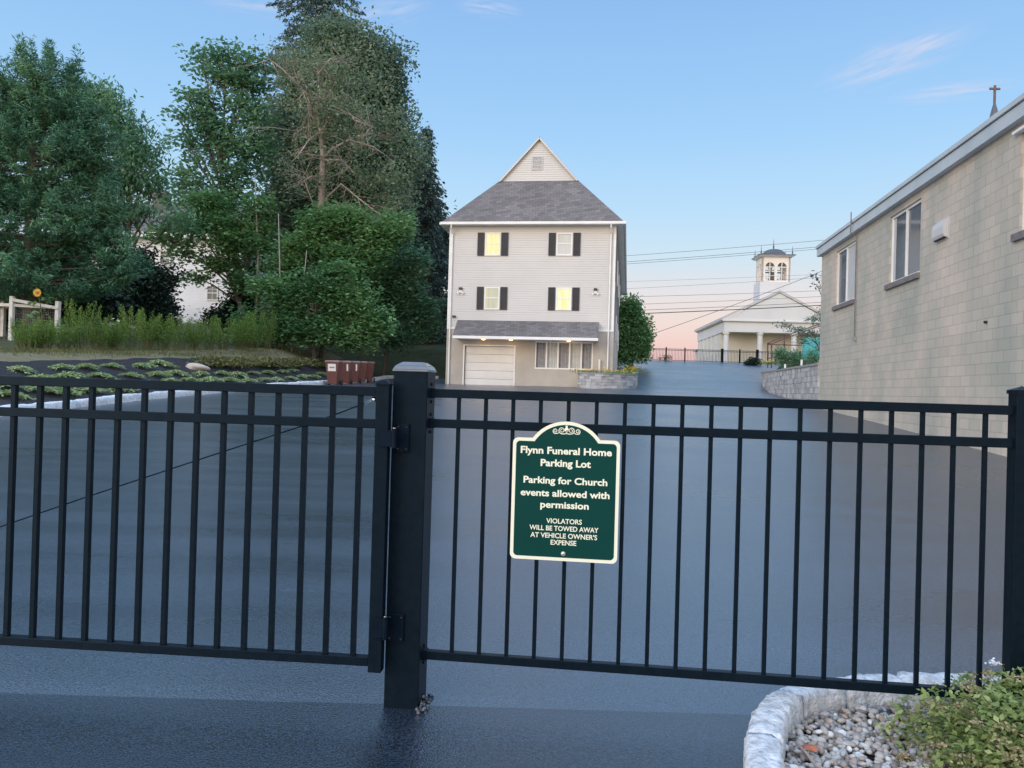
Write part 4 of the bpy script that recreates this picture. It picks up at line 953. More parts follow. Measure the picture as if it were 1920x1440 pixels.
mb = MB(); mb.box((1.2, PDp+CL, 2), (CW-1, PDp+CL+9, zent-1.2), CMx); mb.box((.8, PDp+CL+.31, zent-1.2), (CW-.6, PDp+CL+9.5, zent-1.0), CMx); mb.build('rear_wing', M['church'], ch)
# tower
TD = 4.0
ta = cf(1424, 560, TD)[0]; tb2 = cf(1484.5, 560, TD)[0]; tz = cf(1454, 528, TD)[1]; tw = tb2-ta
mb = siding(MB(), basis(C_(0, TD, 0), UC, VC), ta, tb2, zc, tz, .35); mb.box((ta, TD, zc), (tb2, TD+tw*.8, tz), CMx)
tw_o = mb.build('tower_base', M['church'], ch)
ba = cf(1428.5, 500, TD+.2)[0]; bb2 = cf(1482, 500, TD+.2)[0]; bz = cf(1455, 482, TD+.2)[1]; bwid = bb2-ba
bel = MB(); 
def arch_face(mb, Mx, w, z0, z1, th=.25):
    """wall with two arched openings, th thick"""
    hw = w*.165; zs = lerp(z0, z1, .60); z_b = z0+.15
    ex = lambda pts: mb.prism([Mx @ Vector((x, 0, z)) for x, z in pts], Mx.to_3x3() @ Vector((0, th, 0)))
    cs = (w*.29, w*.71)
    for xa, xb in ((0, cs[0]-hw), (cs[0]+hw, cs[1]-hw), (cs[1]+hw, w)): ex([(xa, z0), (xb, z0), (xb, zs), (xa, zs)])
    xa = 0
    zt = zs+hw
    for c in cs:
        n = 8
        for i in range(n):
            t0 = math.pi-math.pi*i/n; t1 = math.pi-math.pi*(i+1)/n
            ex([(c+hw*math.cos(t0), zs+hw*math.sin(t0)), (c+hw*math.cos(t1), zs+hw*math.sin(t1)), (c+hw*math.cos(t1), z1), (c+hw*math.cos(t0), z1)])
        mb.box((c-.06, .08, z0), (c+.06, .16, zs+hw-.01), Mx); mb.box((c-hw+.002, .09, zs-.06), (c+hw-.002, .15, zs+.06), Mx); mb.box((c-hw+.002, .09, lerp(z0, zs, .42)-.03), (c+hw-.002, .15, lerp(z0, zs, .42)+.03), Mx)
        mb.box((c-hw+.002, .02, z0), (c+hw-.002, .07, z0+.22), Mx)
    for xa, xb in ((0, cs[0]-hw), (cs[0]+hw, cs[1]-hw), (cs[1]+hw, w)): ex([(xa, zs+.001), (xb, zs+.001), (xb, z1), (xa, z1)])
bo = C_(ba, TD+.2, 0)
arch_face(bel, basis(bo, UC, VC), bwid, tz, bz); arch_face(bel, basis(bo+VC*bwid*.8, -VC, UC), bwid*.8, tz, bz-.001)
arch_face(bel, basis(bo+UC*bwid, VC, -UC), bwid*.8, tz, bz-.001); arch_face(bel, basis(bo+UC*bwid+VC*bwid*.8, -UC, -VC), bwid, tz, bz)
belo = bel.build('belfry', mat('belfry_cream', (.74, .67, .60), (.80, .74, .67), .5, .6), ch)
cc_ = bo+UC*bwid/2+VC*bwid*.4
MB().lathe(cc_+Z*(tz+.5), [(.05, 1.0), (.35, .95), (.5, .4), (.75, 0), (.70, -.02)], 14).build('bell', M['louvre'], belo)
MB().tube([cc_-UC*1.6+Z*(tz+1.6), cc_+UC*1.6+Z*(tz+1.6)], .1, 6).build('bell_beam', M['louvre'], belo)
e_ = .62
mb = MB(); Bm = basis(bo, UC, VC)
pz = cf(1452, 479, TD)[1]
lo_ = [(-e_*.4, -e_*.4), (bwid+e_*.4, -e_*.4), (bwid+e_*.4, bwid*.8+e_*.4), (-e_*.4, bwid*.8+e_*.4)]; hi_ = [(-e_, -e_), (bwid+e_, -e_), (bwid+e_, bwid*.8+e_), (-e_, bwid*.8+e_)]
mb.hexa([Bm @ Vector((x, y, bz)) for x, y in lo_]+[Bm @ Vector((x, y, bz+.22)) for x, y in hi_])
mb.build('belfry_cornice', M['church'], belo)
mb = MB(); mb.hexa([Bm @ Vector((x, y, bz+.221)) for x, y in hi_]+[Bm @ Vector((x, y, bz+.34)) for x, y in hi_]); mb.build('cornice_roof', M['slate'], belo)
rd = .5*(cf(1478, 479, TD)[0]-cf(1430, 479, TD)[0]); hd = cf(1452, 464.5, TD)[1]-pz
mb = MB(); prof = [(1, 0), (.985, .1), (.93, .28), (.82, .5), (.66, .72), (.45, .88), (.22, .97), (.03, 1.0)]
i0 = len(mb.v)
for r_, z_ in prof:
    for q in range(16):
        t = 2*math.pi*(q+.5)/16; k = 1/max(abs(math.cos(t)), abs(math.sin(t))); k = lerp(k, 1, .55); mb.v.append(tuple(cc_+UC*(r_*rd*k*math.cos(t))+VC*(r_*rd*.85*k*math.sin(t))+Z*(bz+.345+z_*hd)))
for k in range(len(prof)-1):
    for q in range(16): a = i0+k*16+q; b = i0+k*16+(q+1) % 16; mb.f.append((a, b, b+16, a+16))
mb.build('dome', M['slate'], belo, smooth=True)
def finial(mb, p, h, r=.1): mb.lathe(p, [(r, 0), (r*.6, h*.15), (r*1.0, h*.25), (r*.5, h*.35), (.02, h)], 6)
mb = MB(); finial(mb, cc_+Z*(bz+.33+hd), 1.5, .14)
for x, y in ((-.2, -.2), (bwid+.2, -.2), (bwid+.2, bwid*.8+.2), (-.2, bwid*.8+.2)): finial(mb, Bm @ Vector((x, y, bz+.34)), 1.25, .13)
mb.build('finials', M['slate'], belo)

# steeple with a cross, seen over the block roof
p = at(1865.5, 160, 62); zt_ = p.z; s_ = 62/F
st = thing('church_steeple', 'dark spire topped by a cross rising behind the block building roof', 'steeple', (p.x, p.y, 2))
mb = MB(); mb.box((p.x-1.6, p.y-1.6, 0), (p.x+1.6, p.y+1.6, zt_-11)); mb.build('tower', M['stone'], st)
zc0 = at(1864, 195, 62).z
mb = MB(); mb.lathe((p.x, p.y, 0), [(1.5, zt_-11), (.62, zt_-4.6), (.33, at(1864, 217, 62).z), (.20, lerp(at(1864, 217, 62).z, zc0, .6)), (.10, zc0), (.02, zc0+.1)], 8); mb.build('spire', M['slate'], st)
mb = MB(); mb.box((p.x-.07, p.y-.07, zc0-.2), (p.x+.07, p.y+.07, zt_)); ac = at(1865.5, 166.5, 62).z
mb.box((p.x-.42, p.y-.069, ac-.07), (p.x-.0701, p.y+.069, ac+.07)); mb.box((p.x+.0701, p.y-.069, ac-.07), (p.x+.42, p.y+.069, ac+.07)); mb.build('cross', mat('cross_metal', (.10, .08, .08), (.16, .12, .11), 3, .6), st)
st['label'] = 'thin grey spire with a cross on top, rising behind the block building roof'

# ------------------------------------------------------------------ crest fence
fY = 73.0
cfn = thing('crest_fence', 'black iron railing along the crest of the drive in front of the church', 'fence', tuple(at(1330, 670, fY)))
zg_ = 4.36; ztop = at(1300, 655, fY).z; xa, xb = at(1195, 660, fY).x, at(1560, 660, fY).x
mb = MB()
for z in (ztop, ztop-.12, zg_+.18): mb.box((xa, fY-.02, z-.04), (xb, fY+.02, z+.0))
mb.build('rails', M['black2'], cfn)
mb = MB(); x = xa
while x < xb: mb.box((x-.012, fY-.012, zg_+.1), (x+.012, fY+.012, ztop)); x += .14
mb.build('pickets', M['black2'], cfn)
for px, w_ in ((1249, .05), (1284, .05), (1354, .11), (1387, .05), (1420, .11), (1455, .05), (1500, .05)):
    x = at(px, 665, fY).x; MB().box((x-w_, fY-w_, zg_-.3), (x+w_, fY+w_, ztop+.14)).build('post', M['black2'], cfn)

# ------------------------------------------------------------------ utility wires
WL = [((1175, 478.6), (1535, 450), .014), ((1175, 490), (1532, 462), .016), ((1175, 494), (1532, 466), .014), ((1175, 527), (1514, 514), .008), ((1181, 540), (1420, 526), .010), ((1195, 555), (1535, 544), .014), ((1205, 569), (1535, 555), .014),
      ((1207, 580), (1535, 566), .018), ((1207, 586.5), (1535, 571.6), .036), ((1349, 576), (1538, 506), .020)]
wlab = ['topmost overhead wire crossing the sky above the church belfry', 'second overhead wire from the top, close above a third', 'third overhead wire from the top, passing the belfry dome', 'faint fourth wire from the top, level with the belfry arches', 'fifth wire from the top, below the belfry arches',
        'sixth wire from the top, crossing the tower base', 'seventh wire from the top, crossing the pediment peak', 'second lowest wire, just above the thick cable', 'lowest and thickest overhead cable crossing the pediment', 'slanting service wire rising to the right across the church gable']
for i, ((ax, ay), (bx, by), r) in enumerate(WL):
    sl = (by-ay)/(bx-ax); D_ = 84+i*.35
    e0 = (1010, ay+(1010-ax)*sl+(4 if i < 9 else 0)) if i < 9 else (1130, 657); e1 = (1720, by+(1720-bx)*sl)
    if i == 9: e1 = (1640, 468)
    pts = []
    for k in range(25):
        t = k/24; px = lerp(e0[0], e1[0], t); py = ay+(px-ax)*sl if i < 9 else lerp(e0[1], e1[1], t)
        py += -1.2+4*t*(1-t)*3.0 if i != 9 else 4*t*(1-t)*6
        pts.append(at(px, py, D_))
    tag(MB().tube(pts, r*1.3, 5).build('overhead_wire', M['wire']), wlab[i], 'wire', 'utility wires crossing in front of the church')

# ------------------------------------------------------------------ white house behind the trees
WD = 54.0
WO = at(168, 600, WD); WO = Vector((WO.x, WO.y, 0)); WU = Vector((1, 0, 0)); WV = Vector((0, 1, 0)); WM = basis(WO, WU, WV)
def wf(px, py): p = onplane(px, py, WO, WV); return (p-WO).x, p.z
ww, _ = wf(452, 500); wz1 = wf(300, 446)[1]; wz0 = wf(360, 603)[1]
wh = thing('house', 'white clapboard house with dark roof half hidden behind the big trees on the left', 'house', (WO.x+ww/2, WO.y, 4.5))
mb = siding(MB(), WM, 0, ww, wz0, wz1, .16); mb.box((0, .0, 3), (ww, 9, wz1-.01), WM); mb.build('wall', M['siding_w'], wh)
MB().box((0, -.05, wz0-.14), (ww, .1, wz0-.001), WM).build('skirt', M['white'], wh)
MB().box((-.02, -.06, 3), (ww+.02, -.0+.05, wz0-.141), WM).build('foundation', M['cap'], wh)
zr = wf(300, 391)[1]+1.2
mb = MB(); W4 = lambda x, y, z: WM @ Vector((x, y, z))
mb.prism([W4(-.5, -.5, wz1+.05), W4(ww+.5, -.5, wz1+.05), W4(ww+.5, 4.5, zr), W4(-.5, 4.5, zr)], (0, 0, .15)); mb.prism([W4(-.5, 4.5, zr), W4(ww+.5, 4.5, zr), W4(ww+.5, 9.5, wz1), W4(-.5, 9.5, wz1)], (0, 0, .15))
wr = mb.build('roof', M['shingle'], wh)
MB().box((-.55, -.62, wz1-.05), (ww+.55, -.501, wz1+.28), WM).build('fascia', M['white'], wr)
MB().box((-.45, -.49, wz1-.04), (ww+.45, -.02, wz1+.02), WM).build('eave_soffit', M['white'], wr)
c0 = wf(243, 385)[0]; MB().box((c0, 3.4, zr-1), (c0+1.0, 4.3, zr+.9), WM).build('chimney', mat('chimney_brick', (.12, .10, .10), (.18, .14, .13), 5, .9), wr)
for (xa, xb, ya, yb) in ((388, 409, 535, 564), (250, 270, 470, 498), (300, 320, 470, 498)):
    a, zt = wf(xa, ya); b, zb = wf(xb, yb)
    wd = framebox(MB(), WM, a, b, zb, zt, .08, -.07, -.019).build('window', M['white'], wh)
    MB().quad(*[WM @ Vector(p) for p in ((a+.08,-.03,zb+.08),(b-.08,-.03,zb+.08),(b-.08,-.03,zt-.08),(a+.08,-.03,zt-.08))]).build('pane', M['glass'], wd)
    m_ = (a+b)/2; zm = (zb+zt)/2; mb = MB(); mb.box((a+.08, -.055, zm-.03), (b-.08, -.031, zm+.03), WM); mb.box((m_-.015, -.050, zb+.08), (m_+.015, -.031, zt-.08), WM); mb.box((a+.08, -.05, lerp(zm, zt, .5)-.012), (b-.08, -.031, lerp(zm, zt, .5)+.012), WM); mb.build('muntins', M['white'], wd)
a, zt = wf(308, 566); b, zb = wf(339, 600)
mb = MB(); mb.box((a-1.5, -2.2, zb-.2), (b, -.07, zb-.05), WM); mb.build('deck', M['bark'], wh)
mb = MB(); mb.box((a-1.5, -2.2, zt-.06), (b, -2.12, zt), WM); x = a-1.45
while x < b: mb.box((x, -2.18, zb-.05), (x+.04, -2.14, zt-.06), WM); x += .14
for x in (a-1.5, b-.1): mb.box((x, -2.21, zb-2), (x+.1, -2.11, zt+.05), WM)
mb.build('deck_railing', M['black2'], wh)

# ------------------------------------------------------------------ trees
def base_at(px, D): p = at(px, 640, D); return (p.x, p.y, g(p.x, p.y))
tree('pine_tree', 'huge dark soft needled pine filling the left edge of the picture', 31, base_at(60, 31),
     [(20,190,110,95),(105,190,85,80),(60,300,165,110),(165,290,85,95),(50,420,190,105),(170,430,85,85),(50,520,180,65),(-100,300,150,220),(150,230,75,65),(190,370,60,70),(220,500,70,60)],
     M['pine'], M['bark'], 900, 75, 1.5, .30, .38, asp=.20, up=.15, shell=.55, flat=.5, ad='out', szvar=.3) if False else None
def plumes(name, label, D, base, lobes, leafm, n, per, ln, lsz, r0, up=.35, asp=.18, shell=.6, group=None, leaders=()):
    """pine: drooping-then-rising branch sprays carrying tufts of needles"""
    lo = lobes_px(D, lobes); b = Vector(base); t = thing(name, label, 'tree', tuple(b), group)
    wts = np.array([(r[0]*r[2]) for _, r in lo]); wts = wts/wts.sum(); C0 = []; Dr = []
    for (c, r), w_ in zip(lo, wts):
        r = np.maximum(.4*r, r-ln*.35); k = max(4, int(n*w_)); d = rand_dirs(k); rad = (shell+(1-shell)*rng.random(k)**.5)[:, None]; C0.append(c+d*rad*r)
        o = d*np.array([1, 1, .25])+np.array([0, 0, up]); Dr.append(o/np.linalg.norm(o, axis=1)[:, None])
    for (px, py) in leaders:
        for q in range(5):
            C0.append(np.array([list(at(px+rnd.uniform(-8, 8), py+rnd.uniform(-5, 30), D+rnd.uniform(-1, 1)))])); Dr.append(np.array([[rnd.uniform(-.25, .25), rnd.uniform(-.2, .2), 1.0]]))
    C0 = np.concatenate(C0); Dr = np.concatenate(Dr); k = len(C0)
    L_ = ln*rng.uniform(.6, 1.3, k)
    idx = np.repeat(np.arange(k), per); tt = rng.random(len(idx))
    side = rand_dirs(len(idx))*(.42*(1-.6*tt))[:, None]*L_[idx][:, None]*.6*np.array([1, 1, .45])
    P = C0[idx]+Dr[idx]*((tt-.5)*L_[idx])[:, None]+side
    dirs = Dr[idx]*.9+side/np.maximum(1e-6, np.linalg.norm(side, axis=1))[:, None]*.9+rand_dirs(len(idx))*.3
    V4 = leaf_quads(P, lsz, asp, .3, dirs)
    mb = MB(); top = max(c[2]+r[2]*.8 for c, r in lo); cx, cy = np.mean([c[0] for c, r in lo[:3]]), b.y
    mb.tube([b-Z*.3, Vector((lerp(b.x, cx, .5), cy, lerp(b.z, top, .5))), Vector((cx, cy, top))], [r0, r0*.6, .04], 8)
    for q in range(0, k, max(1, k//160)):
        z = C0[q][2]-.15*math.hypot(C0[q][0]-b.x, C0[q][1]-b.y); s = min(1, max(.05, (z-b.z)/(top-b.z))); p0 = Vector((lerp(b.x, cx, s), cy, lerp(b.z, top, s))); mb.tube([p0, p0.lerp(Vector(C0[q]), .6)-Z*.2, Vector(C0[q])], [.07, .04, .015], 4)
    mb.build('trunk', M['bark'], t, smooth=True); quads_mesh('crown', V4, leafm, t); return t
plumes('pine_tree', 'huge dark soft needled pine filling the left edge of the picture', 31, base_at(60, 31),
     [(15,195,105,95),(95,195,85,80),(55,300,160,110),(155,290,80,95),(50,420,185,105),(160,420,85,85),(50,525,185,70),(-110,300,150,230),(145,225,65,60),(195,380,50,70),(215,500,70,70)],
     M['pine'], 1500, 105, 1.5, .22, .36, leaders=((35,95),(58,102),(95,102),(88,118),(140,135),(130,130)))
tree('ash_tree', 'feathery green tree behind the right side of the big dark pine', 39, base_at(230, 39),
     [(205,205,50,48),(240,265,52,60),(270,300,38,42),(225,335,60,60),(285,350,40,38),(180,180,40,40),(300,270,12,20),(255,398,60,26),(325,412,44,24),(205,410,40,30)], M['maple'], M['bark'], 240, 46, 1.25, .28, .22, asp=.38, up=.4, ad='hang')
tree('maple_tree', 'tall airy maple with sky showing through, left of the tree cluster', 46, base_at(470, 46),
     [(425,120,45,62),(455,175,55,70),(385,125,24,45),(350,175,22,18),(335,220,20,24),(385,215,50,50),(350,265,38,30),(410,270,65,55),(360,330,62,42),(440,340,70,62),(335,375,35,26),(400,400,70,55),(480,260,55,90),(470,120,38,40),(375,190,35,30)],
     M['maple'], M['bark'], 330, 44, 1.5, .30, .26, asp=.62, up=.9, shell=.25, flat=.30, nlimb=3)
tree('maple_tree', 'bright green maple in front of the white clapboard house', 43, base_at(480, 43),
     [(430,440,70,55),(360,420,50,36),(475,460,60,65),(410,490,55,40),(340,470,40,30),(455,530,45,45),(300,440,40,26),(390,380,55,40),(370,520,32,22),(490,400,50,50)],
     M['maple2'], M['bark'], 250, 46, 1.15, .26, .2, asp=.65, up=.9, shell=.3, flat=.36)
tree('oak_tree', 'tallest rounded dense tree in the middle of the cluster', 52, base_at(660, 52),
     [(635,80,78,62),(682,108,70,60),(655,160,120,90),(722,170,50,60),(735,250,60,70),(640,250,120,100),(700,320,95,90),(765,300,34,60),(570,150,60,70),(600,360,100,90),(720,410,80,70),(738,112,20,34),(560,260,70,80),(535,340,50,80),(525,235,40,60),(545,420,50,60)],
     M['oak'], M['bark'], 1100, 100, 1.7, .27, .42, asp=.55, up=.5, shell=.55, flat=.75)
def spruce(name, label, D, apx, apy, basepx, halfw, botpy, m, nl=34, per=26, droop=.25, lsz=.34, group=None, bare=0, pw=.8):
    ap = at(apx, apy, D); b = Vector(base_at(basepx, D)); bot = at(apx, botpy, D).z; hw = halfw*D/F
    t = thing(name, label, 'tree', tuple(b), group); mb = MB(); mb.tube([b-Z*.3, ap], [.30, .03], 8); P = []; Dd = []
    for k in range(nl):
        f = (k+.5)/nl; z = lerp(ap.z, bot, f); rad = hw*(f**pw)*rnd.uniform(.8, 1.12)+.2; nb = 7
        for q in range(nb):
            a = 2*math.pi*(q+rnd.random()*.7)/nb+k; r_ = rad*rnd.uniform(.7, 1.1); c = Vector((lerp(ap.x, b.x, f), ap.y, z))
            tip = c+Vector((math.cos(a)*r_, math.sin(a)*r_, -droop*r_+.05*r_)); mid = c.lerp(tip, .55)-Z*.08*r_
            mb.tube([c, mid, tip], [.045, .03, .01], 4)
            nn = int(per*max(.5, r_)) if f < 1-bare or rnd.random() < .45 else int(per*.3)
            tt = rng.random(nn)**.7; pos = np.array([list(c)])*(1-tt[:, None])+np.array([list(tip)])*tt[:, None]
            pos += rng.normal(size=(nn, 3))*np.array([.22, .22, .12])*(1.1-.5*tt[:, None])-np.array([0, 0, .18]); P.append(pos)
            dr = np.tile(np.array([math.cos(a), math.sin(a), -.9]), (nn, 1))+rand_dirs(nn)*.6; Dd.append(dr)
    P = np.concatenate(P); Dd = np.concatenate(Dd)
    mb.build('trunk', M['bark'], t, smooth=True); quads_mesh('crown', leaf_quads(P, lsz, .35, .2, Dd), m, t); return t
spruce('spruce_tree', 'dark spruce whose drooping tips rise above the top of the cluster', 60, 592, -95, 600, 165, 260, M['spruce'], 24, 34, .42, .34, pw=.55)
spruce('conifer_tree', 'slim dark conifer closest to the pale three storey house', 55, 800, 238, 806, 62, 630, M['spruce'], 44, 34, .2, .30, bare=.35)
spruce('conifer_tree', 'narrow conifer with thin branches, second from the pale three storey house', 58, 765, 262, 770, 55, 640, M['spruce'], 34, 22, .2, .30, bare=.5)
# dead / browning tree
bt = thing('browning_tree', 'half dead tree with pale bare trunk and brown wispy leaves', 'tree', base_at(596, 44))
q = lambda x, y, d=0: at(x, y, 44+d)
trk = [Vector(base_at(590, 44)), q(584, 560), q(590, 480), q(599, 420), q(604, 350), q(605, 290), q(601, 250), q(594, 215)]
mb = MB(); mb.tube(trk, [.30, .27, .24, .21, .18, .14, .11, .07], 10)
main_br = [[(594,215),(575,180),(560,160)], [(594,215),(600,175),(596,140)], [(600,248),(618,222),(645,200),(680,185)], [(605,300),(622,280),(655,262),(700,275),(735,300)], [(604,380),(640,345),(670,370),(715,405),(745,430)], [(604,350),(585,330),(560,345)],
           [(603,390),(650,385),(690,400),(720,440)], [(645,200),(665,225),(700,240)], [(655,262),(690,250),(740,260)], [(597,230),(570,240),(548,252)], [(601,250),(580,262),(560,290)], [(604,300),(640,300),(665,325)], [(590,470),(560,500),(545,520)], [(594,440),(640,430),(700,450)],[(560,160),(530,130),(505,110)],[(596,140),(620,110),(650,120)]]
ends = []
for br in main_br:
    dd = rnd.uniform(-2.5, 1.0); pts = [q(x, y, dd*i/(len(br)-1)) for i, (x, y) in enumerate(br)]; mb.tube(pts, [.085-.07*i/(len(pts)-1) for i in range(len(pts))], 5)
    for k in range(20):
        i = rnd.randrange(len(pts)-1); p = pts[i].lerp(pts[i+1], rnd.random()); e = p+Vector((rnd.gauss(0, .8), rnd.gauss(0, .6), rnd.gauss(.05, .55))); mb.tube([p, p.lerp(e, .5)+Vector((0, 0, rnd.uniform(-.1, .2))), e], [.028, .018, .008], 3); ends.append(e)
        for _ in range(2): e2 = e+Vector((rnd.gauss(0, .35), rnd.gauss(0, .3), rnd.gauss(0, .3))); mb.tube([p.lerp(e, .6), e2], [.012, .006], 3); ends.append(e2)
mb.build('trunk', M['barkpale'], bt, smooth=True)
E = np.array([list(e) for e in ends]); idx = rng.integers(0, len(E), 6500); P1 = E[idx]+rng.normal(size=(6500, 3))*.28
lo = lobes_px(44, [(520,110,50,28,2),(600,130,80,40,2),(690,160,70,35,1),(740,230,50,50,1),(650,215,90,40,0),(700,330,70,35,0),(745,380,40,40,0),(700,420,55,35,-1),(640,400,40,30,0),(590,350,35,22,0),(740,440,30,25,0),(560,190,40,24,0),(770,290,30,40,1),(730,340,55,40,0)])
V4, cs = crown(lo, 230, 26, 1.5, .22, .5, .4, .2, .5)
quads_mesh('crown', np.concatenate([V4, leaf_quads(P1, .2, .4, .3)]), M['brownleaf'], bt)
# understory in front of the cluster
under = [('young_maple', 'leafy young maple hugging the pale trunk of the half dead tree', 42, 600, [(600,430,40,55),(650,415,50,42),(705,450,45,55),(560,465,34,44),(630,480,60,42),(745,425,26,40),(680,500,50,36),(530,500,26,30)]),
         ('young_maple', 'broad low maple spreading over the lawn edge left of the bins', 40, 590, [(540,560,48,60),(600,535,52,50),(655,565,56,60),(590,620,90,42),(520,625,52,36),(660,635,60,32),(502,540,28,44),(700,605,40,44),(470,600,30,40),(640,500,30,26)]),
         ('young_maple', 'dim green maple between the bins and the pale house conifers', 45, 720, [(720,520,56,64),(760,560,42,62),(700,590,60,54),(740,630,64,38),(795,600,30,56),(690,465,40,44),(775,490,26,50)])]
for nm, lb, D, bx, L_ in under:
    tree(nm, lb, D, base_at(bx, D), L_, M['maple'] if 'dim' in lb else M['maple2'], M['bark'], 420, 46, 1.3, .24, .14, asp=.6, up=.9, shell=.2, flat=.42, nlimb=2)
for nm, lb, px, D, top in (('bare_trunk', 'thin pale leaning trunk left of the half dead tree', 480, 42.5, (478, 330)), ('bare_trunk', 'slender pale sapling stem rising out of the low maple', 518, 40.5, (522, 400)), ('bare_trunk', 'short pale snag leaning right beside the low maple', 546, 40, (575, 470))):
    b = Vector(base_at(px, D)); tp = at(*top, D); t = thing(nm, lb, 'tree', tuple(b)); mb = MB(); m1 = b.lerp(tp, .5)+Vector((.15, 0, 0)); mb.tube([b-Z*.2, m1, tp], [.10 if px == 480 else .05, .07 if px == 480 else .04, .02], 6); mb.build('trunk', M['barkpale'], t, smooth=True)
# dark evergreens standing before the white house
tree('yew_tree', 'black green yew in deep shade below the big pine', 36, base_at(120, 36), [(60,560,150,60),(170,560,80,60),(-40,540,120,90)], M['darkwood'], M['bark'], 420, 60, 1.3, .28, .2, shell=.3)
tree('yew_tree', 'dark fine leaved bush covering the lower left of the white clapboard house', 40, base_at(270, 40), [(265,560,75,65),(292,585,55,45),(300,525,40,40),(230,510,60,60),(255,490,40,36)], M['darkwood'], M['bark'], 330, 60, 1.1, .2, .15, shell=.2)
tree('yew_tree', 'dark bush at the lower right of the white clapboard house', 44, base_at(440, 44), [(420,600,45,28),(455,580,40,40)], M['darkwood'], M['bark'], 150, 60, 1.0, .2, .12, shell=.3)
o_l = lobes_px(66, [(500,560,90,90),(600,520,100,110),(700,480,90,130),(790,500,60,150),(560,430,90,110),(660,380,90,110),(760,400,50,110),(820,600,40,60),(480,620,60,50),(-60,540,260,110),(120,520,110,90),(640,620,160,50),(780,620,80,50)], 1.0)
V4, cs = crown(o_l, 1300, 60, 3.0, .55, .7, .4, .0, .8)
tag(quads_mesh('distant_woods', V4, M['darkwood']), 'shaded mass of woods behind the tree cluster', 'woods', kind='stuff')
# shrub right of the house
tree('round_tree', 'bushy green tree beside the right rear corner of the pale house', 56, base_at(1185, 56), [(1180,585,30,38),(1185,635,38,45),(1168,660,28,30),(1203,625,22,40),(1198,660,26,24),(1160,620,20,50)], M['maple2'], M['bark'], 360, 60, .9, .22, .2, shell=.5, flat=.8)

# ------------------------------------------------------------------ hedge of feathery plants, junipers, ground cover
def feather(seed, h=1.3, wd=.55, ns=16):
    rr = random.Random(seed); P = []; Dd = []; mb = MB()
    for k in range(ns):
        a = rr.uniform(0, 6.28); r = rr.uniform(.05, .22); b = Vector((r*math.cos(a), r*math.sin(a), 0)); l = h*rr.uniform(.6, 1.1); lean = rr.uniform(.1, .45)
        tip = b+Vector((math.cos(a)*lean*wd*1.6, math.sin(a)*lean*wd*1.6, l)); mb.tube([b, b.lerp(tip, .5)+Z*.08, tip], [.012, .009, .004], 4)
        n = 100; t = rng.uniform(.30, 1.06, n); pos = np.array([list(b)])*(1-t[:, None])+np.array([list(tip)])*t[:, None]
        sp = (.20*(1.15-t))[:, None]; pos += rng.normal(size=(n, 3))*sp*np.array([1, 1, .4]); P.append(pos); Dd.append(rand_dirs(n)*.6+np.array([0, 0, .8]))
    return mb, leaf_quads(np.concatenate(P), .09, .22, .3, np.concatenate(Dd))
fe = []
hedge = [(42,62,0,'far left feathery green plant beside the white garden fence'),(85,58,1,'second feathery plant, in front of the sunflower'),(118,60,2,'dull green feathery plant touching the right garden fence post'),(150,85,0,'tallest yellow green feathery plant, right of the garden fence'),
         (180,62,1,'low feathery plant just right of the tallest yellow green one'),(212,58,2,'dark feathery plant in the left half of the hedge'),(243,70,0,'feathery plant below the dark yew shade'),(276,76,2,'second tallest feathery plant with spiky tips'),(305,66,1,'feathery plant below the deck of the white house'),
         (335,56,0,'short yellowish feathery plant in mid hedge'),(362,50,2,'thin see through feathery plant showing white wall behind'),(390,58,1,'feathery plant below the small window of the white house'),(418,66,0,'bright feathery plant starting the yellow right end of the hedge'),
         (448,64,2,'bright feathery plant second in the yellow right end'),(475,66,1,'bright feathery plant third in the yellow right end'),(502,64,0,'bright feathery plant next to last on the right'),(528,52,2,'last feathery plant at the right end of the hedge'),(60,46,2,'small feathery plant at the foot of the fence post'),(460,50,1,'small feathery filler in front of the yellow right end'),(200,44,0,'small feathery filler near the left of the hedge')]
for i, (px, hpx, var, lb) in enumerate(hedge):
    p = hit(px, 658+rnd.uniform(-1, 1)); p = p+Vector((p.x, p.y, 0)).normalized()*.6; D = p.y; t = thing('feathery_plant', lb, 'plant', (p.x, p.y, g(p.x, p.y)), 'feathery plants in a hedge above the mulch bank', rz=rnd.uniform(0, 6))
    hh = (hpx+14)*D/F
    if var not in [f_[0] for f_ in fe]:
        mb, V4 = feather(var, 1.3, .62, 18+var*3); v4 = link_mesh('foliage', V4*1.0, np.arange(len(V4), dtype=np.int32).reshape(-1, 4), M['fern'], None, loops4=True); st_ = mb.build('stems', M['olive']); fe.append((var, v4.data, st_.data)); bpy.data.objects.remove(v4); bpy.data.objects.remove(st_)
    f_ = [x for x in fe if x[0] == var][0]
    for nm, me in (('foliage', f_[1]), ('stems', f_[2])):
        o = bpy.data.objects.new(nm, me); col.objects.link(o); o.parent = t
    sxy = rnd.uniform(.85, 1.15); t.scale = (sxy, sxy, hh/1.3*rnd.uniform(.62, .90))
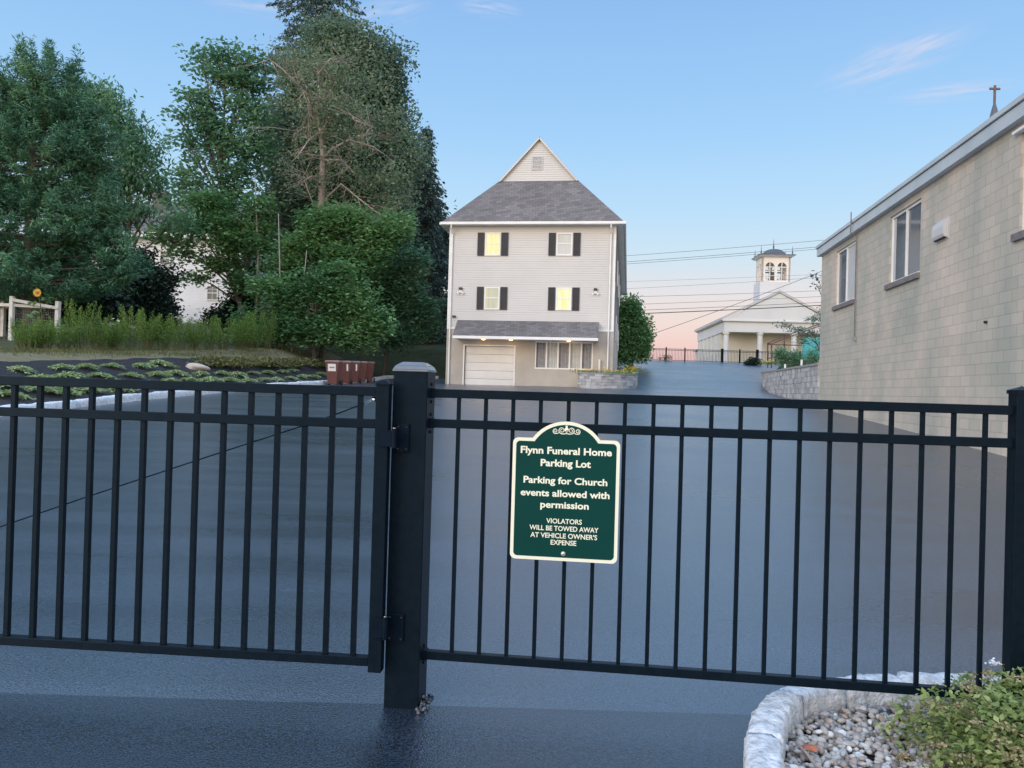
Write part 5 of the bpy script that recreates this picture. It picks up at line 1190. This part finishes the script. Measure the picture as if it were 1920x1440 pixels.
# juniper patches
def patch(seed, n=380, w=.44, h=.13):
    a = rng.uniform(0, 6.28, n); r = rng.random(n)**.6*w; star = 1+.25*np.sin(a*5+seed)+.12*np.sin(a*9+seed*2); r = r*star
    P = np.stack([r*np.cos(a), r*np.sin(a)*.8, h*(1-(r/w)**2*.75).clip(.1)+rng.normal(size=n)*.02], 1)
    d = np.stack([np.cos(a), np.sin(a), np.full(n, .15)], 1)+rand_dirs(n)*.45
    return leaf_quads(P, .12, .35, 1.2, d)
pmesh = []
for s in range(4):
    V4 = patch(s); o = link_mesh('spray', V4, np.arange(len(V4), dtype=np.int32).reshape(-1, 4), M['juniper'], None, loops4=True); pmesh.append(o.data); bpy.data.objects.remove(o)
JP = [(37,693),(112,690),(161,689),(212,687),(266,686),(302,682),(190,705),(248,705),(294,703),(333,700),(373,701),(415,700),(445,702),(472,698),(501,698),(528,696),(546,693),(567,705),(546,708),(519,710),(493,711),(463,714),(430,713),(391,713),(355,713),(585,705),(600,700),
      (19,743),(81,735),(116,738),(169,734),(124,707),(227,731),(12,726),(134,729),(70,712),(320,716),(275,720)]
for i, (px, py) in enumerate(JP):
    p = hit(px, py+4); o = bpy.data.objects.new('creeping_juniper', pmesh[i % 4]); col.objects.link(o); o.location = (p.x, p.y, g(p.x, p.y)+.01); o.rotation_euler = (0, .12, rnd.uniform(0, 6.28)); s_ = rnd.uniform(.8, 1.05)*(1 if p.y < 30 else .9); o.scale = (s_, s_, s_)
    o['label'] = 'low spreading pale green juniper patch planted in rows on the black mulch bank'; o['category'] = 'juniper'; o['group'] = 'creeping junipers on the mulch bank'
# olive ground cover band
pts = []
for k in range(90): pts.append(list(hit(rnd.uniform(385, 612), rnd.uniform(680, 690))))
A_ = np.array(pts); idx = rng.integers(0, len(A_), 9000); P = A_[idx]+rng.normal(size=(9000, 3))*np.array([.35, .3, .06])+np.array([0, 0, .14])
tag(quads_mesh('ground_cover', leaf_quads(P, .13, .5, .5), M['olive']), 'band of olive ground cover along the top of the bank left of the bins', 'ground cover', kind='stuff')
pts = []
for k in range(200): pts.append(list(hit(rnd.uniform(0, 830), rnd.uniform(655, 668))))
A_ = np.array(pts); idx = rng.integers(0, len(A_), 14000); P = A_[idx]+rng.normal(size=(14000, 3))*np.array([.5, .5, .02])+np.array([0, 0, .04])
tag(quads_mesh('lawn_grass', leaf_quads(P, .14, .10, .1, rand_dirs(14000)*.5+np.array([0, 0, 1])), M['olive']), 'rough dry grass along the top of the mulch bank', 'grass', kind='stuff')
# boulder
p = hit(368, 694); bm = bmesh.new(); bmesh.ops.create_icosphere(bm, subdivisions=3, radius=1); v = np.array([q_.co[:] for q_ in bm.verts]); f = np.array([[a.index for a in q_.verts] for q_ in bm.faces]); bm.free()
v = v*(1+.13*np.sin(v @ np.array([2.3, 1.1, 3.0]))[:, None]+.07*np.sin(v @ np.array([-4, 5, 2.0]))[:, None])*np.array([.44, .28, .16])+np.array([p.x, p.y, g(p.x, p.y)+.08])
tag(link_mesh('boulder', v, f, mat('pale_boulder', (.40, .34, .29), (.55, .48, .42), 4, .85, .6, 20), None, True, True), 'pale tan boulder lying among the junipers on the bank', 'rock')

# ------------------------------------------------------------------ wheeled bins
def make_bin(lb, grp):
    t = thing('wheeled_bin', lb, 'bin', (0, 0, 0), grp)
    b = MB(); b.hexa([(-.19,-.24,.06),(.19,-.24,.06),(.19,.22,.06),(-.19,.22,.06),(-.30,-.37,1.0),(.30,-.37,1.0),(.30,.36,1.0),(-.30,.36,1.0)]); b.build('body', M['bin'], t, bevel=.02)
    b = MB(); b.box((-.32, -.39, 1.0), (.32, .38, 1.035)); b.hexa([(-.32,-.40,1.036),(.32,-.40,1.036),(.32,.40,1.036),(-.32,.40,1.036),(-.28,-.30,1.09),(.28,-.30,1.09),(.28,.36,1.10),(-.28,.36,1.10)]); b.build('lid', M['binlid'], t, bevel=.008)
    for s in (-1, 1): MB().lathe((s*.27, .30, .13), [(.001, -.035), (.13, -.035), (.13, .035), (.001, .035)], 16, Matrix.Rotation(R(90), 3, 'Y')).build('wheel', M['rubber'], t)
    MB().tube([(-.22, .40, .98), (-.22, .46, 1.0), (.22, .46, 1.0), (.22, .40, .98)], .018, 6).build('handle', M['bin'], t)
    return t
b0 = make_bin('first brown wheeled bin of the row, nearest, with a full white label', 'brown bins lined up behind the kerb')
blab = ['second brown wheeled bin in the row, with a narrow white sticker edge showing', 'third brown wheeled bin in the row, middle one', 'fourth brown wheeled bin in the row, mostly hidden', 'last brown wheeled bin of the row, farthest right']
bins = [b0]+[copy_tree(b0) for _ in range(4)]
bpos = [(626, 33.4), (647, 35.2), (664, 36.9), (678, 38.5), (691, 40.0)]
for i, (t, (px, D)) in enumerate(zip(bins, bpos)):
    p = at(px, 700, D); t.location = (p.x, p.y, g(p.x, p.y)-.02 if i else g(p.x, p.y)-.02); t.rotation_euler = (0, 0, R(-2 if i == 0 else 6)); 
    if i: t['label'] = blab[i-1]
PM_save = Matrix.Identity(4)
def child_local(mb, name, m, par):
    o = link_mesh(name, mb.v, mb.f, m, None); o.parent = par; return o
wl_ = mat('white_label', (.72, .68, .66), None, 3, .6)
for i in range(3):
    xl = -.17 if i == 0 else .10
    mb = MB(); mb.hexa([(xl,-.325,.62),(.17,-.325,.62),(.17,-.30,.62),(xl,-.30,.62),(xl,-.391,.93),(.17,-.391,.93),(.17,-.36,.93),(xl,-.36,.93)])
    lb_ = child_local(mb, 'paper_label', wl_, bins[i])
    if i: continue
    mb = MB(); mb.box((-.10, -.388, .775), (.10, -.362, .80)); child_local(mb, 'label_print', M['shutter'], lb_)

# ------------------------------------------------------------------ garden fence and sunflower, far left
gf = thing('garden_fence', 'weathered white post and rail garden fence at the left edge', 'fence', tuple(hit(60, 652)))
GD = 29.5
def fpost(px, yt, D, w_=.075):
    p = at(px, yt, D); b = g(p.x, p.y); MB().box((p.x-w_, D-w_, b-.2), (p.x+w_, D+w_, p.z), j=.012).build('post', M['wood_w'], gf, bevel=.01)
fpost(-40, 556, GD); fpost(7, 562, GD+2.0); fpost(23, 556, GD); fpost(109, 565, GD+.5)
for (a, b, c, d, D0, D1) in ((-45,570,23,572,GD,GD),(23,572,109,577,GD,GD+.5),(23,562,109,578,GD-.08,GD+.42),(-45,567,7,576,GD+1,GD+2),(7,576,60,568,GD+2,GD+2.2)):
    MB().bar(at(a, b, D0), at(c, d, D1), .06, .12).build('rail', M['wood_w'], gf, bevel=.008)
mb = MB()
for k in range(26): x = lerp(at(25, 600, GD+.03).x, at(108, 600, GD+.5).x, k/25); D_ = lerp(GD, GD+.5, k/25)+.09; z0 = g(x, D_); mb.bar((x, D_, z0), (x, D_, at(60, 578, GD).z), .006, .006, up=(0, 1, 0))
for k in range(13): z = lerp(g(-19, GD), at(60, 578, GD).z, k/12); mb.bar((at(25, 600, GD).x, GD+.09, z), (at(108, 600, GD+.5).x, GD+.59, z), .006, .006)
mb.build('wire_mesh', M['cap'], gf)
sp = at(72, 645, 29.0); sf = thing('sunflower', 'orange sunflower standing above the garden fence', 'sunflower', (sp.x, sp.y, g(sp.x, sp.y)))
hd_ = at(71, 549, 29.0); mb = MB(); mb.tube([(sp.x+.1, sp.y, g(sp.x, sp.y)), (sp.x+.12, sp.y, lerp(g(sp.x, sp.y), hd_.z, .5)), (hd_.x, hd_.y+.05, hd_.z-.05)], [.02, .018, .014], 6); mb.tube([(sp.x+.12, sp.y, lerp(g(sp.x, sp.y), hd_.z, .5)), (at(98, 575, 29.0))], [.012, .008], 5); mb.build('stem', M['olive'], sf)
P = np.concatenate([np.array([list(at(rnd.uniform(55, 92), rnd.uniform(556, 620), 29.0+rnd.uniform(-.2, .2))) for _ in range(26)]), np.array([list(at(rnd.uniform(84, 100), rnd.uniform(556, 570), 29.0)) for _ in range(8)])])
quads_mesh('leaves', leaf_quads(P, .26, .6, .3), M['maple2'], sf)
V4 = []
for k in range(22):
    a = 2*math.pi*k/22+.05; c = np.array([hd_.x+.085*math.cos(a), hd_.y-.03, hd_.z+.085*math.sin(a)]); d = np.array([math.cos(a), -.25, math.sin(a)]); b_ = np.array([-math.sin(a), 0, math.cos(a)])
    V4 += [c-d*.05, c+b_*.028, c+d*.09, c-b_*.028]
quads_mesh('petals', np.array(V4), M['petal'], sf)
MB().lathe(hd_-Vector((0, .04, 0)), [(.001, -.012), (.05, -.01), (.06, .012), (.001, .02)], 14, Matrix.Rotation(R(90), 3, 'X')).build('seed_head', mat('seed_brown', (.25, .12, .03), (.35, .2, .05), 30, .9), sf)

# ------------------------------------------------------------------ clutter above the retaining wall
cfm = thing('pipe_canopy_frame', 'bare rusty pipe canopy frame above the retaining wall in front of the church', 'canopy frame', tuple(at(1470, 665, 50)))
c = lambda x, y, D=50: at(x, y, D)
mb = MB()
for a, b in (((1439.5, 690), (1439.5, 643)), ((1446.5, 690, 52), (1446.5, 645, 52)), ((1470.5, 690), (1470.5, 629)), ((1439.5, 644), (1470.5, 630)), ((1470.5, 630), (1560, 600)), ((1440, 646), (1560, 649)), ((1446.5, 645, 52), (1475, 633, 52)), ((1475, 633, 52), (1560, 603, 52)), ((1439.5, 644), (1446.5, 645, 52)), ((1441, 672), (1480, 662))):
    mb.bar(c(*a), c(*b), .07, .07, up=(0, 1, 0) if abs(a[0]-b[0]) < 2 else (0, 0, 1))
mb.build('pipes', mat('rusty_pipe', (.11, .06, .05), (.17, .10, .08), 6, .7), cfm)
tl = MB(); x0, x1 = at(1505, 650, 47).x, at(1560, 650, 47).x; z1 = at(1520, 633, 47).z; z0 = at(1520, 672, 47).z; n = 16
for k in range(n): 
    a = lerp(x0, x1, k/n); b = lerp(x0, x1, (k+1)/n); yy = lambda q_: 47+.10*math.sin(q_*5); tl.hexa([(a, yy(a), z0), (b, yy(b), z0), (b, yy(b)+.02, z0), (a, yy(a)+.02, z0), (a, yy(a), z1-.04*math.sin(a*3)), (b, yy(b), z1-.04*math.sin(b*3)), (b, yy(b)+.02, z1), (a, yy(a)+.02, z1)])
tag(tl.build('canvas_screen', M['teal']), 'teal canvas screen hanging behind the leaves beside the block building', 'canvas screen')
tree('young_tree', 'drooping young tree with small dark leaf sprays beside the block building corner', 36, (at(1560, 690, 36).x, 36, g(at(1560, 690, 36).x, 36)), [(1470,610,22,7),(1495,618,26,9),(1525,598,22,12),(1520,625,20,14),(1560,600,40,40),(1560,650,40,30),(1505,640,12,10)], M['oak'], M['bark'], 150, 26, .5, .13, .06, asp=.35, up=.6, shell=.1, flat=.4, jitter=.1)
tree('young_tree', 'wispy twig with a few leaves sticking out past the block building corner', 27.5, (at(1585, 690, 27.5).x, 27.5, 2.4), [(1529,518,7,9),(1532,536,5,5),(1575,520,25,30)], M['darkwood'], M['bark'], 26, 16, .35, .10, .05, asp=.5, up=.5, shell=.1, flat=.6, jitter=.05)
tree('shrub', 'loose grey green shrub growing above the retaining wall', 46, (at(1480, 690, 46).x, 46, 2.6), [(1470,672,18,18),(1490,668,16,20),(1462,660,12,16),(1505,680,22,12),(1478,688,24,8),(1525,672,16,24)], M['maple'], M['bark'], 190, 30, .5, .13, .05, asp=.4, up=.4, shell=.1, jitter=.1)
tree('shrub', 'small dark rounded shrub at the foot of the church railing', 66, (at(1415, 682, 66).x, 66, g(at(1415, 682, 66).x, 66)), [(1415,678,16,8),(1405,681,10,5)], M['darkwood'], M['bark'], 60, 40, .5, .16, .05, shell=.2, jitter=.1)
tree('shrub', 'thin twiggy bush growing through the railing left of the church', 72, (at(1250, 676, 72).x, 72.4, 4.4), [(1250,670,12,8),(1238,674,7,5)], M['olive'], M['bark'], 26, 16, .5, .12, .04, shell=.1, jitter=.1)
fp = [at(lerp(1434, 1453, k/6), 680, 48) for k in range(7)]
flower_bed('marigolds', 'cluster of orange yellow flowers at the far end of the retaining wall', [Vector((p.x, p.y, p.z-.12)) for p in fp], 260)
mb = MB()
for px, py, D in ((1503, 678, 40), (1472, 686, 42)):
    p = at(px, py, D); tag(MB().tube([(p.x, p.y, p.z-.45), (p.x, p.y, p.z+.1)], .055, 10).build('marker_post', M['white']), 'short white marker post just behind the retaining wall, '+('right one' if px > 1490 else 'left one'), 'marker post', 'white marker posts behind the retaining wall')

# ------------------------------------------------------------------ spirea shrub on the island
sc = Vector((2.02, 2.60, 0)); sh = thing('spirea_shrub', 'yellow green flowering shrub with tan spent flower heads in the lower right corner', 'shrub', tuple(sc))
n = 24000; d = rand_dirs(n); d[:, 2] = np.abs(d[:, 2]); rad = rng.random(n)**.33; bump = 1+.10*np.sin(d[:, 0]*9+d[:, 1]*7)+.08*np.sin(d[:, 1]*13+d[:, 2]*5)
P = np.array(sc)+d*(rad*bump)[:, None]*np.array([.60, .62, .36])
keep = np.ones(n, bool)
quads_mesh('leaves', leaf_quads(P, .026, .55, .7), M['spirea'], sh)
mb = MB()
for k in range(170):
    dd = Vector((rnd.gauss(0, 1), rnd.gauss(0, 1), abs(rnd.gauss(0, .8)))).normalized(); e = sc+Vector((dd.x*.58, dd.y*.6, dd.z*.35)); s_ = sc+Vector((dd.x*.12, dd.y*.12, 0)); mb.tube([s_, s_.lerp(e, .6)+Z*.05, e], [.004, .003, .0015], 4)
mb.build('stems', M['bark'], sh)
P = []
for k in range(100):
    dd = Vector((rnd.gauss(0, 1), rnd.gauss(-.2, 1), abs(rnd.gauss(.5, .8)))).normalized(); e = np.array([sc.x+dd.x*.60, sc.y+dd.y*.62, dd.z*.37+.005]); m_ = 55; o_ = rng.normal(size=(m_, 3))*np.array([.019, .019, .006]); o_[:, 2] -= (o_[:, 0]**2+o_[:, 1]**2)*8; P.append(e+o_)
quads_mesh('spent_flower_heads', leaf_quads(np.concatenate(P), .012, .8, 1), M['bloom'], sh)
# taller sprig with white bloom
p0 = sc+Vector((.12, .25, .3)); tp_ = at(1866, 1243, 2.95)
mb = MB().tube([p0, p0.lerp(tp_, .6), tp_], [.003, .0025, .002], 5); mb.build('sprig', M['olive'], sh)
P = np.array([list(p0.lerp(tp_, rnd.uniform(.3, .95))) for _ in range(22)])+rng.normal(size=(22, 3))*.018; quads_mesh('sprig_leaves', leaf_quads(P, .04, .5, .5), M['spirea'], sh)
P = np.array(tp_)+rng.normal(size=(40, 3))*np.array([.010, .010, .005]); quads_mesh('white_bloom', leaf_quads(P, .012, .8, .8), M['whitepetal'], sh)
# twig and red leaf on the pebbles
gz_ = lambda x, y, z: (lambda d: Vector((0, 0, EYE))+d*((z-EYE)/d.z))(ray(x, y))
a = gz_(1492, 1392, .062); b = gz_(1530, 1436, .058)
tag(MB().tube([a, a.lerp(b, .5)+Z*.006, b, b+Vector((.03, -.03, 0))], [.004, .005, .006, .004], 6).tube([a.lerp(b, .55), a.lerp(b, .5)+Vector((.035, .035, .01))], [.004, .002], 5).build('twig', M['barkpale']), 'forked dry twig lying on the pebbles by the curved kerb', 'twig')
lf = gz_(1516, 1402, .066); mb = MB()
pts = []
for k in range(14): t_ = 2*math.pi*k/14; r_ = .026*(1+.3*math.cos(3*t_)); pts.append(lf+Vector((r_*math.cos(t_), r_*math.sin(t_), .006*math.sin(2*t_))))
for k in range(14): mb.poly([pts[k], pts[(k+1) % 14], lf+Z*.008])
tag(mb.build('fallen_leaf', mat('red_leaf', (.35, .09, .04), (.48, .15, .07), 40, .7)), 'curled rust red leaf lying on the pebbles beside the twig', 'leaf')
